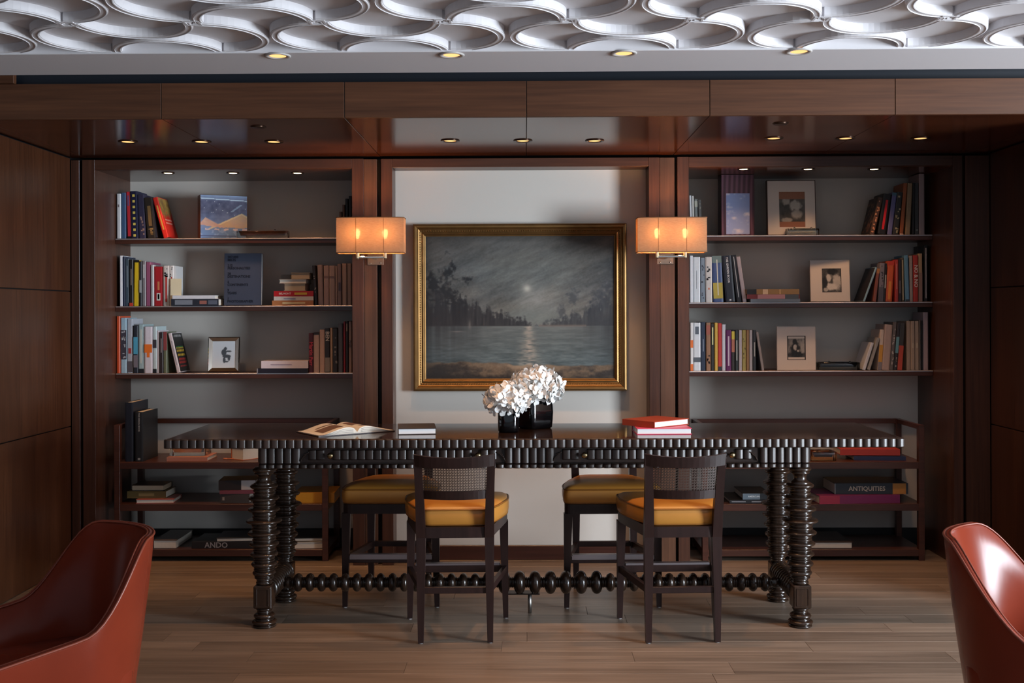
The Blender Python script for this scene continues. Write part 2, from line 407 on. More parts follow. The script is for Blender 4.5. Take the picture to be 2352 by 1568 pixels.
def flute_mesh(w, h, d, name='flute'):
    # convex rippled tile, facing -Y, with a lip on one side so each tile overlaps the next
    n = 7; pr = []
    for i in range(n + 1):
        t = i / n; a = PI * (.06 + .9 * t); pr.append((-w / 2 + w * t, -d * (.25 + .75 * math.sin(a) ** .6) * (1 - .22 * t)))
    prof = [(-w / 2, d * .6)] + pr + [(w / 2, d * .6)]
    loops = [[(x * .98, y + (d * .35 if k in (0, 3) and y < 0 else 0), z) for (x, y) in prof] for k, z in enumerate((-h / 2, -h / 2 + .004, h / 2 - .004, h / 2))]
    return loft_mesh(name, loops, smooth=False)
FW_ = (TX1 - TX0) / 90
W_FL = wood('dark_rippled_moulding', (28, 20, 17), (52, 38, 32), 2, .34, spec=.5, tone=.12)
m1 = flute_mesh(FW_, .044, .016)
for i in range(90):
    ob('edge_flute', m1, W_FL, tb, Vector((TX0 + FW_ * (i + .5), TY0 + .016, TZ - .023)) - tl)
for s, x in ((-1, TX0 + .012), (1, TX1 - .012)):
    for i in range(18):
        ob('edge_flute', m1, W_FL, tb, Vector((x, TY0 + .03 + .0384 * (i + .5), TZ - .023)) - tl, (0, 0, s * PI / 2))
# frieze box
FY = TY0 + .085
tpart('frieze', FX0 + .004, FX1 - .004, FY + .012, TY1 - .07, .775, TZ - .045, W_DARK, .002)
nf = 67; fw = (FX1 - FX0) / nf
m_t = flute_mesh(fw, .085, .018); m_b = flute_mesh(fw, .022, .022, 'bead'); m_d = flute_mesh(fw, .050, .014)
def fpx(p): return ax(p, FY, 1045)
dr = []
for (pa, pb, kn, lb) in ((688, 1163, (760, 1098), 0), (1268, 1742, (1342, 1680), 1)):
    d = tpart('drawer', fpx(pa), fpx(pb), FY + .004, FY + .012, .800, .874, W_FL, .002); dr.append((fpx(pa), fpx(pb), d))
    for p in kn:
        k = ob('knob', lathe_mesh('knob', [(.004, 0), (.005, .008), (.008, .012), (.0135, .017), (.0150, .023), (.0125, .029), (.006, .032), (.001, .033)], 16, 'Y'),
               plain('brass_knob', (158, 140, 104), .28, 1.0), d, Vector((fpx(p), FY + .002, .838)) - tl - d.location, (0, 0, PI))
    for sx, xx in ((1, fpx(pa) + .012), (-1, fpx(pb) - .012)):
        for q in range(3):
            ob('carved_leaf', box_mesh(.006, .010, .030, .002), W_FL, d, Vector((xx + sx * .010 * q, FY - .002, .822 + .012 * q)) - tl - d.location, (0, sx * (.5 + .35 * q), 0))
for i in range(nf):
    x = FX0 + fw * (i + .5)
    ob('base_flute', m_b, W_FL, tb, Vector((x, FY + .004, .785)) - tl)
    ind = next((d for d in dr if d[0] < x < d[1]), None)
    if ind:
        if abs(x - ind[0]) < .03 or abs(x - ind[1]) < .03: continue
        kx = [fpx(p) for p in ((760, 1098) if ind is dr[0] else (1342, 1680))]
        if min(abs(x - q) for q in kx) < fw * .5: continue
        ob('drawer_flute', m_d, W_FL, ind[2], Vector((x, FY + .006, .840)) - tl - ind[2].location)
    else:
        ob('frieze_flute', m_t, W_FL, tb, Vector((x, FY + .006, .839)) - tl)
for s, x in ((-1, FX0), (1, FX1)):
    for i in range(15): ob('frieze_flute', m_t, W_FL, tb, Vector((x, FY + .03 + fw * (i + .5), .839)) - tl, (0, 0, s * PI / 2))
# turned legs
def bead(out, z0, z1, r0, r1, n=6):
    for i in range(n + 1):
        t = i / n; out.append((r0 + (r1 - r0) * math.sin(PI * t) ** .6, z0 + (z1 - z0) * t))
def leg_profile(kind):
    pr = []; bead(pr, 0, .012, .050, .056, 3); bead(pr, .012, .034, .046, .060); bead(pr, .034, .040, .042, .046, 2); bead(pr, .040, .066, .036, .052)
    bead(pr, .066, .078, .028, .036, 3); bead(pr, .078, .094, .030, .040, 4)
    return pr
foot = lathe_mesh('turned_foot', leg_profile(0), 28)
def shaft():
    pr = [(.030, .204)]; bead(pr, .205, .222, .032, .040, 4); bead(pr, .222, .232, .034, .038, 3)
    big = [(.056, .261), (.063, .304), (.067, .352), (.072, .403), (.079, .456), (.087, .514), (.078, .570), (.075, .625), (.067, .683)]
    zprev = .234
    for i, (r, z) in enumerate(big):
        h = .0125; za = z - h; zb = z + h
        rm = .047 + (r - .055) * .42
        n = 2; seg = (za - zprev) / n
        for k in range(n):
            if seg > .003: bead(pr, zprev + seg * k, zprev + seg * (k + 1), rm - .008, rm, 4)
        bead(pr, za, zb, rm - .004, r, 7); zprev = zb
    pr += [(.050, .697), (.038, .704), (.031, .714), (.031, .728), (.036, .738)]
    bead(pr, .740, .752, .040, .047, 4); bead(pr, .752, .774, .044, .055, 5)
    pr.append((.045, .776)); return pr
shaft_m = lathe_mesh('turned_shaft', shaft(), 32)
for (lx, ly) in ((LXL, LY0), (LXR, LY0), (LXL, LY1), (LXR, LY1)):
    lg = ob('leg', shaft_m, W_DARK, tb, Vector((lx, ly, 0)) - tl, (0, 0, random.random() * 6))
    lg.rotation_euler = (0, 0, 0)
    ob('foot', foot, W_DARK, lg)
    bl = ob('leg_block', box_mesh(.088, .088, .112, .006), W_DARK, lg, (0, 0, .149))
    for s in (-1, 1):
        ob('block_frame', box_mesh(.004, .006, .086, .001), W_DARK, lg, (s * .028, -.044, .149)); ob('block_frame', box_mesh(.056, .006, .004, .001), W_DARK, lg, (0, -.044, .149 + s * .041))
# stretchers
def side_prof():
    pr = [(.03, -.19)]; z = -.188
    while z < .18:
        b = min(.19, z + .036); bead(pr, z, b, .042, .057, 6); z = b
    pr.append((.03, .19)); return pr
sm = lathe_mesh('side_stretcher', side_prof(), 24, 'Y')
for lx in (LXL, LXR): ob('side_stretcher', sm, W_DARK, tb, Vector((lx, (LY0 + LY1) / 2, .165)) - tl)
def long_prof():
    L0, L1 = LXL + .045, LXR - .045; xs = []
    pr = [(.022, L0), (.030, L0 + .03), (.020, L0 + .045)]
    x = L0 + .045; xm = (L0 + L1) / 2
    while x < L1 - .05:
        big = abs(x - xm) < .30
        p = .078 if big else .060
        r = .058 if big else .046
        if x + p > L1 - .045: break
        bead(pr, x, x + p * .12, .022, .028, 3); bead(pr, x + p * .12, x + p * .88, .028 if big else .024, r, 8); bead(pr, x + p * .88, x + p, .022, .028, 3)
        x += p
    pr += [(.020, L1 - .045), (.030, L1 - .03), (.022, L1)]
    return pr
ob('long_stretcher', lathe_mesh('long_stretcher', long_prof(), 24, 'X'), W_DARK, tb, Vector((0, (LY0 + LY1) / 2 - .015, .158)) - tl)
sx_ = ax(1217, 5.53, 1390)
ob('support_rod', lathe_mesh('rod', [(.006, 0), (.010, .001), (.010, .1), (.006, .1)], 14), plain('brushed_steel', (170, 168, 164), .35, 1.0), tb, Vector((sx_, 5.53, 0)) - tl)
ob('support_plate', box_mesh(.16, .07, .006, .001), plain('dark_steel', (60, 56, 54), .4, 1.0), tb, Vector((sx_ - .03, 5.535, .102)) - tl)

# ================================================================== STOOLS
LEATHER_M = plain('mustard_leather', (174, 117, 48), .38, spec=.5, vary=.10, vscale=14, bump=.10)
PIPE_M = plain('mustard_piping', (126, 78, 24), .4)
CANE = plain('woven_cane', (64, 50, 43), .5)
STEEL = plain('steel_foot_plate', (160, 154, 158), .38, 1.0)
GLIDE = plain('nylon_glide', (170, 165, 165), .4)
def yb(z): return -.205 - .075 * max(0, (z - .50) / .375)
def stool_parts():
    P = []
    # rear posts
    for s in (-1, 1):
        lp = []
        for (z, x, y, hw, hd) in ((.004, .160, -.205, .013, .015), (.25, .159, -.205, .018, .019), (.49, .158, -.205, .022, .022), (.60, .159, yb(.60), .021, .020), (.74, .163, yb(.74), .019, .017), (.872, .169, yb(.872), .017, .014)):
            lp.append([(s * x - hw, y - hd, z), (s * x + hw, y - hd, z), (s * x + hw, y + hd, z), (s * x - hw, y + hd, z)])
        P.append(('leg', loft_mesh('rear_leg', lp, smooth=False), W_STOOL))
        P.append(('glide', mesh_at(lathe_mesh('glide', [(.010, 0), (.011, .003), (.009, .005)], 12), (s * .160, -.205, 0)), GLIDE))
        lp = []
        for (z, x, hw) in ((.004, .239, .0125), (.49, .230, .022)):
            lp.append([(s * x - hw, .20 - hw, z), (s * x + hw, .20 - hw, z), (s * x + hw, .20 + hw, z), (s * x - hw, .20 + hw, z)])
        P.append(('leg', loft_mesh('front_leg', lp, smooth=False), W_STOOL))
        P.append(('glide', mesh_at(lathe_mesh('glide', [(.010, 0), (.011, .003), (.009, .005)], 12), (s * .239, .20, 0)), GLIDE))
        lp = []
        for (x, y, z) in ((.159, -.19, .243), (.235, .185, .250)):
            lp.append([(s * x - .010, y, z - .016), (s * x + .010, y, z - .016), (s * x + .010, y, z + .016), (s * x - .010, y, z + .016)])
        P.append(('stretcher', loft_mesh('side_stretcher', lp, smooth=False), W_STOOL))
    P.append(('stretcher', mesh_at(box_mesh(.29, .022, .030, .002), (0, -.205, .245)), W_STOOL))
    P.append(('foot_rail', mesh_at(box_mesh(.455, .026, .034, .002), (0, .20, .250)), W_STOOL))
    P.append(('foot_plate', mesh_at(box_mesh(.420, .032, .012, .001), (0, .203, .2725)), STEEL))
    P.append(('foot_plate', mesh_at(box_mesh(.425, .006, .022, .001), (0, .2165, .262)), STEEL))
    # seat frame and cushion
    base = [(-.168, -.222), (.168, -.222), (.256, .222), (-.256, .222)]
    out = rounded_poly([Vector(p) for p in base], .05, 6)
    inn = [p * .86 for p in out]
    n = len(out); vs = []; fs = []
    for (loop, z) in ((out, .488), (out, .538), (inn, .538), (inn, .488)): vs += [(p[0], p[1], z) for p in loop]
    for i in range(4):
        j = (i + 1) % 4
        for k in range(n): fs.append((i * n + k, i * n + (k + 1) % n, j * n + (k + 1) % n, j * n + k))
    P.append(('seat_frame', mesh('seat_frame', vs, fs), W_STOOL))
    cb = rounded_poly([Vector(p) for p in ((-.150, -.212), (.150, -.212), (.20, -.10), (.252, .08), (.252, .225), (-.252, .225), (-.252, .08), (-.20, -.10))], .04, 5)
    loops = []
    for (z, s) in ((.539, .955), (.548, .995), (.570, 1.012), (.596, 1.012), (.612, .995), (.622, .965), (.630, .90), (.637, .74), (.641, .5), (.643, .2)):
        loops.append([(p[0] * s, p[1] * s + .005, z) for p in cb])
    P.append(('seat_cushion', loft_mesh('seat_cushion', loops), LEATHER_M))
    P.append(('piping', tube_mesh('piping', [(p[0] * 1.0, p[1] * 1.0 + .005, .614) for p in cb], .0045, 6, True), PIPE_M))
    P.append(('piping', tube_mesh('piping', [(p[0] * .985, p[1] * .985 + .005, .545) for p in cb], .0035, 6, True), PIPE_M))
    # backrest
    def curved(nm, z0, z1, hw, th, nx=14, bul=.042, sag=0.0):
        vs = []; fs = []
        for i in range(nx + 1):
            x = -hw + 2 * hw * i / nx; b = -bul * (1 - (x / hw) ** 2); sg = -sag * (1 - (x / hw) ** 2)
            for (z, dy) in ((z0 + sg * .6, -th), (z1 + sg, -th), (z1 + sg, th), (z0 + sg * .6, th)): vs.append((x, yb(z) + b + dy, z))
        for i in range(nx):
            for k in range(4): fs.append((i * 4 + k, i * 4 + (k + 1) % 4, (i + 1) * 4 + (k + 1) % 4, (i + 1) * 4 + k))
        fs.append((0, 1, 2, 3)); fs.append(tuple(nx * 4 + k for k in range(4)))
        return mesh(nm, vs, fs)
    P.append(('top_rail', curved('top_rail', .828, .882, .186, .013, sag=.013), W_STOOL))
    P.append(('lower_rail', curved('lower_rail', .674, .714, .150, .011), W_STOOL))
    # cane web
    vs = []; fs = []
    hw, z0, z1 = .148, .712, .826
    def pt(x, z): return (x, yb(z) - .042 * (1 - (x / .17) ** 2) , z)
    def strip(a, b, wd, n, off):
        (xa, za), (xb, zb) = a, b; L = math.hypot(xb - xa, zb - za); nx, nz = -(zb - za) / L * wd / 2, (xb - xa) / L * wd / 2
        s0 = len(vs)
        for i in range(n + 1):
            t = i / n; x = xa + (xb - xa) * t; z = za + (zb - za) * t
            p = pt(x + nx, z + nz); q = pt(x - nx, z - nz); vs.append((p[0], p[1] + off, p[2])); vs.append((q[0], q[1] + off, q[2]))
        for i in range(n): fs.append((s0 + 2 * i, s0 + 2 * i + 1, s0 + 2 * i + 3, s0 + 2 * i + 2))
    sp = .0125
    k = 0
    while z0 + k * sp <= z1 + 1e-6: strip((-hw, z0 + k * sp), (hw, z0 + k * sp), .0030, 12, 0); k += 1
    k = 0
    while -hw + k * sp <= hw + 1e-6: strip((-hw + k * sp, z0), (-hw + k * sp, z1), .0030, 3, .0006); k += 1
    H = z1 - z0; k = -10
    while -hw + k * sp < hw:
        for sg in (1, -1):
            xa = -hw + (k + .5) * sp
            if sg < 0: xa = -xa
            xb = xa + sg * H; za, zb = z0, z1
            pa, pb = [xa, za], [xb, zb]
            # clip to the opening
            def clip(p, q):
                for lim in (-hw, hw):
                    if (p[0] - lim) * (lim > 0 or -1) > 0 if lim > 0 else p[0] < lim:
                        t = (lim - p[0]) / (q[0] - p[0]); p[0] = lim; p[1] = p[1] + t * (q[1] - p[1])
            if max(min(xa, xb), -hw) < min(max(xa, xb), hw):
                clip(pa, pb[:]); clip(pb, pa[:])
                if abs(pa[0] - pb[0]) > .004: strip(tuple(pa), tuple(pb), .0018, 4, .0012)
        k += 1
    P.append(('cane_panel', mesh('cane_panel', vs, fs), CANE))
    return P
def mesh_at(m, off):
    m2 = m.copy(); m2.transform(Matrix.Translation(off)); return m2
SP = stool_parts()
def stool(x, y, rot, label):
    t = thing('counter_stool', label, 'stool', (x, y, 0), rot, 'counter stools around the library table')
    for (nm, me, mt) in SP:
        o = ob(nm, me, mt, t)
        if nm == 'cane_panel': o['kind'] = 'stuff'
    return t
def stool_from_rear(pxl, pxr, py, rot, lab):
    xl, y = atz(pxl, py, 0); xr, _ = atz(pxr, py, 0); xc = (xl + xr) / 2
    return stool(xc - (-math.sin(rot)) * -.205, y + .205 * math.cos(rot), rot, lab)
stool_from_rear(967, 1126, 1476, .035, 'cane-backed stool with mustard seat, its back towards the drawer with brass knobs uncovered')['label'] = 'cane-backed mustard stool tucked under the table beside the vases'
stool_from_rear(1489, 1648, 1475, .045, 'cane-backed mustard stool tucked under the table below the stack with the red book')
def stool_from_front(pxl, pxr, py, rot, lab):
    xl, y = atz(pxl, py, 0); xr, _ = atz(pxr, py, 0); xc = (xl + xr) / 2
    return stool(xc, y + .20, PI + rot, lab)
stool_from_front(793, 1004, 1394, .0, 'mustard stool on the wall side of the table, by the travel-book bookcase pier')
stool_from_front(1297, 1513, 1395, .03, 'mustard stool on the wall side of the table, by the photograph bookcase pier')

# ================================================================== CONSOLES (low open shelf units)
CY0, CY1 = 6.69, 7.13
def console(lab, pxa, pxb):
    X0, X1 = ax(pxa, CY0, 1150), ax(pxb, CY0, 1150)
    t = thing('shelf_unit', lab, 'shelf unit', ((X0 + X1) / 2, (CY0 + CY1) / 2, 0))
    zt = az(976, CY0, 2116 if pxa > 1000 else 265); p = .036
    for x in (X0, X1 - p):
        for y in (CY0, CY1 - p): wbox('post', x, x + p, y, y + p, 0, zt, W_CON, t, .0015)
        wbox('side_rail', x + .004, x + p - .004, CY0 + p, CY1 - p, zt - .028, zt, W_CON, t, .0015)
    wbox('back_rail', X0 + p, X1 - p, CY1 - p + .004, CY1 - .004, zt - .03, zt, W_CON, t, .0015)
    zz = []
    for py in (1061, 1157.5, 1262):
        z = az(py, CY0, (pxa + pxb) / 2); zz.append(z)
        wbox('shelf', X0 + .003, X1 - .003, CY0 + .002, CY1 - .002, z - .042, z, W_CON, t, .0015)
    return X0, X1, zz
CLX0, CLX1, CLZ = console('low open walnut shelf unit holding the two tall black books', 262, 753)
CRX0, CRX1, CRZ = console('low open walnut shelf unit holding the ANTIQUITIES book', 1613, 2124)

# ================================================================== SCONCES
def shade_mat():
    m = bpy.data.materials.new('linen_shade'); m.use_nodes = True; nt = m.node_tree; nt.nodes.clear(); N = nt.nodes.new
    o = N('ShaderNodeOutputMaterial'); d = N('ShaderNodeBsdfDiffuse'); t = N('ShaderNodeBsdfTranslucent'); mx = N('ShaderNodeMixShader'); mx.inputs[0].default_value = .34
    tc = N('ShaderNodeTexCoord'); mp = N('ShaderNodeMapping'); mp.inputs['Scale'].default_value = (60, 60, 420); n = N('ShaderNodeTexNoise'); n.inputs['Scale'].default_value = 1; n.inputs['Detail'].default_value = 3
    nt.links.new(tc.outputs['Object'], mp.inputs[0]); nt.links.new(mp.outputs[0], n.inputs['Vector'])
    r = N('ShaderNodeValToRGB'); r.color_ramp.elements[0].color = s2l((150, 118, 88)) + (1,); r.color_ramp.elements[1].color = s2l((190, 158, 126)) + (1,)
    nt.links.new(n.outputs['Fac'], r.inputs[0]); nt.links.new(r.outputs[0], d.inputs[0]); nt.links.new(r.outputs[0], t.inputs[0])
    nt.links.new(d.outputs[0], mx.inputs[1]); nt.links.new(t.outputs[0], mx.inputs[2]); tp = N('ShaderNodeBsdfTransparent'); m2 = N('ShaderNodeMixShader'); m2.inputs[0].default_value = .05; nt.links.new(mx.outputs[0], m2.inputs[1]); nt.links.new(tp.outputs[0], m2.inputs[2]); nt.links.new(m2.outputs[0], o.inputs[0]); return m
SHADE = shade_mat(); CHROME = plain('polished_nickel', (220, 214, 205), .12, 1.0)
TRIMB = plain('shade_binding', (120, 78, 44), .6); PLATE = plain('nickel_back_plate', (150, 140, 128), .38, 1.0)
BULB = emit('warm_bulb', (1.0, .53, .20), BULB_STRENGTH)
SCY = 6.40
def sconce(pxa, pxb, pya, pyb, pxplate, lab):
    X0, X1 = ax(pxa, SCY - .06, 540), ax(pxb, SCY - .06, 540); xc = (X0 + X1) / 2
    z1 = az(pya, SCY - .06, (pxa + pxb) / 2); z0 = az(pyb, SCY - .06, (pxa + pxb) / 2)
    t = thing('wall_sconce', lab, 'wall lamp', (xc, SCY, z0)); W = (X1 - X0) / 2; D = .072; H = z1 - z0
    # shade: flat ends, gently bowed front and back
    loop = []
    for i in range(25): u = -1 + 2 * i / 24; loop.append((u * W, -D * (.80 + .20 * (1 - u * u))))
    for i in range(25): u = 1 - 2 * i / 24; loop.append((u * W, D * (.80 + .20 * (1 - u * u))))
    n = len(loop); vs = []; fs = []
    for (sc, z) in ((1, 0), (1, H), (.988, H), (.988, 0)): vs += [(p[0] * sc, p[1] * sc, z) for p in loop]
    for i in range(4):
        for k in range(n): fs.append((i * n + k, i * n + (k + 1) % n, ((i + 1) % 4) * n + (k + 1) % n, ((i + 1) % 4) * n + k))
    ob('shade', mesh('shade', vs, fs), SHADE, t)
    for z in (.0, H): ob('shade_binding', tube_mesh('binding', [(p[0], p[1], z) for p in loop], .0028, 6, True), TRIMB, t)
    for u in (-.41, .41): ob('shade_seam', box_mesh(.0022, .0012, H - .004, 0), TRIMB, t, (u * W, -D * (.80 + .20 * (1 - u * u)) - .0006, H / 2))
    xp = ax(pxplate, SCY, 600) - xc
    for u in (-.41, .41):
        ob('bulb', lathe_mesh('bulb', [(.004, -.03), (.010, -.026), (.014, -.01), (.017, .004), (.015, .018), (.008, .027), (.001, .029)], 14), BULB, t, (u * W, .0, H * .56))
        ob('candle_tube', lathe_mesh('candle', [(.010, -.03), (.010, H * .56 - .035), (.006, H * .56 - .034)], 12), plain('ivory_candle', (214, 196, 160), .5), t, (u * W, 0, 0))
        ob('stem', lathe_mesh('stem', [(.004, -.038), (.0065, -.036), (.0065, .012), (.004, .014)], 12), CHROME, t, (u * W, 0, 0))
    ob('cross_bar', box_mesh(.82 * W, .012, .012, .002), CHROME, t, (0, 0, -.024))
    ob('arm', box_mesh(.014, YN - SCY + .01, .012, .002), CHROME, t, (xp, (YN - SCY) / 2, -.026))
    ob('back_plate', box_mesh(.1, .012, .12, .002), PLATE, t, (xp, YN - SCY + .005, -.002))
    for s in (-1, 1): ob('screw', lathe_mesh('screw', [(.005, 0), (.005, .002), (.002, .003)], 10, 'Y'), CHROME, t, (xp + s * .03, YN - SCY - .001, -.05), (0, 0, PI))
    return t
sconce(772, 927, 499, 580, 853, 'linen-shaded twin-bulb sconce on the pier by the travel-book bookcase')
sconce(1465, 1624, 499, 578, 1537, 'linen-shaded twin-bulb sconce on the pier by the photograph bookcase')

# ================================================================== DOWNLIGHTS
LENS = emit('warm_lamp_glow', (1.0, .50, .18), 1.7); LENS2 = emit('niche_lamp_glow', (1.0, .78, .50), 9.0)
RING_D = plain('bronze_ring', (70, 52, 42), .3, .8); RING_W = plain('white_ring', (190, 186, 182), .4)
RING_M = lathe_mesh('trim_ring', [(.040, 0), (.052, 0), (.053, -.003), (.048, -.006), (.036, -.004), (.034, .0)], 28)
LENS_M = lathe_mesh('lamp_glow', [(.001, -.0015), (.030, -.0015), (.0335, -.001), (.034, .001)], 24)
def downlight(x, y, z, r, ring, lens, power, lab, group, cone=80, blend=.6, aim=(0, 0)):
    t = thing('downlight', lab, 'downlight', (x, y, z), 0, group)
    s = r / .05
    ob('trim_ring', RING_M, ring, t, scale=(s, s, s)); ob('lamp_glow', LENS_M, lens, t, (0, 0, -.0005), scale=(s, s, s))
    l = bpy.data.lights.new('downlight_beam', 'SPOT'); l.energy = power; l.color = WARM; l.spot_size = math.radians(cone); l.spot_blend = blend; l.shadow_soft_size = .03
    lo = bpy.data.objects.new('downlight_beam', l); C.objects.link(lo); lo.parent = t; lo.location = (0, 0, -.012); lo.rotation_euler = (aim[0], aim[1], 0)
    return t
for gi, (pxs, py, lb) in enumerate((((294, 463, 629), 325, 'recessed bronze soffit downlight in front of the travel-book bookcase'), ((1034, 1201, 1366), 322.5, 'recessed bronze soffit downlight in front of the painting'), ((1777, 1942, 2114), 317, 'recessed bronze soffit downlight in front of the photograph bookcase'))):
    for pi_, p in enumerate(pxs):
        x, y = atz(p, py, ZS); downlight(x, y, ZS, .05, RING_D, LENS, SPOT_SOFFIT, lb + ((', nearest the side wall', ', middle one', ', nearest the pier'), (', on the travel-book side', ', middle one', ', on the photograph side'), (', nearest the pier', ', middle one', ', nearest the side wall'))[gi][pi_], 'soffit downlights, ' + ('travel-book side', 'painting side', 'photograph side')[gi], 60, .8, (.30, 0))
for (p, py, od) in ((638, 127.5, 'first'), (1037, 125.5, 'second'), (1433, 121.5, 'third'), (1835, 117.5, 'fourth')):
    x, y = atz(p, py, ZCEIL); downlight(x, y, ZCEIL, .055, RING_W, LENS, SPOT_FRONT, 'recessed white-ringed ceiling border downlight, %s from the travel-book side wall' % od, 'ceiling border downlights', 74, .5)
for gi, (pxs, py, zh, lb) in enumerate((((386, 535, 683), 397, LZH, 'small glowing downlight inside the top of the travel-book bookcase'), ((1708, 1856, 2008), 388, RZH, 'small glowing downlight inside the top of the photograph bookcase'))):
    for pi_, p in enumerate(pxs):
        x, y = atz(p, py, zh); downlight(x, min(y, 7.05), zh, .038, RING_D, LENS2, SPOT_NICHE, lb + ((', nearest the side wall', ', middle one', ', nearest the pier'), (', nearest the pier', ', middle one', ', nearest the side wall'))[gi][pi_], ('travel-book' if gi == 0 else 'photograph') + ' bookcase downlights', 110, .8)
for (p, py, lb) in ((593, 291, 'small dark flush disc in the walnut soffit by the travel-book bookcase'), (1793, 283, 'small dark flush disc in the walnut soffit by the photograph bookcase')):
    x, y = atz(p, py, ZS); d = thing('soffit_disc', lb, 'sprinkler cover', (x, y, ZS))
    ob('cover_plate', lathe_mesh('cover_plate', [(.001, -.006), (.034, -.006), (.036, -.004), (.036, 0)], 24), RING_D, d); ob('cover_rim', lathe_mesh('cover_rim', [(.036, 0), (.040, -.002), (.041, 0)], 24), RING_D, d)

# ================================================================== PAINTING
PY = YC - .035
PX0, PX1 = ax(950, PY, 705), ax(1439, PY, 705); PZ1, PZ0 = az(514, PY, 1195), az(897, PY, 1195)
pt = thing('framed_painting', 'moonlit lake landscape painting in a gilded frame', 'painting', ((PX0 + PX1) / 2, PY, PZ0))
PW_, PH_ = PX1 - PX0, PZ1 - PZ0; fw_ = .075
GOLD = plain('gilded_frame', (134, 102, 62), .46, .9, vary=.25, vscale=18, bump=.1)
def frame_bar(L, prof):      # bar along X with mitred ends, outer edge at z=0, profile (z inward, y)
    vs = []; fs = []; n = len(prof)
    for s in (-1, 1):
        for (z, y) in prof: vs.append((s * (L / 2 - z), y, z))
    for k in range(n): fs.append((k, (k + 1) % n, n + (k + 1) % n, n + k))
    fs.append(tuple(range(n))); fs.append(tuple(n + k for k in range(n)))
    return mesh('frame_bar', vs, fs)
prof = [(0, .033), (0, -.018), (.004, -.026), (.012, -.030), (.022, -.028), (.028, -.020), (.031, -.022), (.036, -.018), (.050, -.012), (.054, -.014), (.060, -.016), (.066, -.010), (.070, -.002), (.075, 0), (.075, .02)]
hb = frame_bar(PW_, prof); vb = frame_bar(PH_, prof)
pb = {}
pb['b'] = ob('frame_bar', hb, GOLD, pt, (0, 0, 0)); pb['t'] = ob('frame_bar', hb, GOLD, pt, (0, 0, PH_), (0, PI, 0))
pb['l'] = ob('frame_bar', vb, GOLD, pt, (-PW_ / 2, 0, PH_ / 2), (0, PI / 2, 0)); pb['r'] = ob('frame_bar', vb, GOLD, pt, (PW_ / 2, 0, PH_ / 2), (0, -PI / 2, 0))
def bead_row(L):
    vs = []; fs = []; n = int(L / .0105)
    for i in range(n):
        x = -L / 2 + L * (i + .5) / n; s0 = len(vs); a = .0036
        vs += [(x - a, 0, -a), (x + a, 0, -a), (x + a, 0, a), (x - a, 0, a), (x, -.0045, 0)]
        fs += [(s0, s0 + 1, s0 + 4), (s0 + 1, s0 + 2, s0 + 4), (s0 + 2, s0 + 3, s0 + 4), (s0 + 3, s0, s0 + 4)]
    return mesh('beading', vs, fs)
bh, bv = bead_row(PW_ - .09), bead_row(PH_ - .09)
for (k, z) in (('b', bh), ('t', bh), ('l', bv), ('r', bv)):
    o = ob('beading', z, GOLD, pb[k], (0, -.016, .044)); o['kind'] = 'stuff'
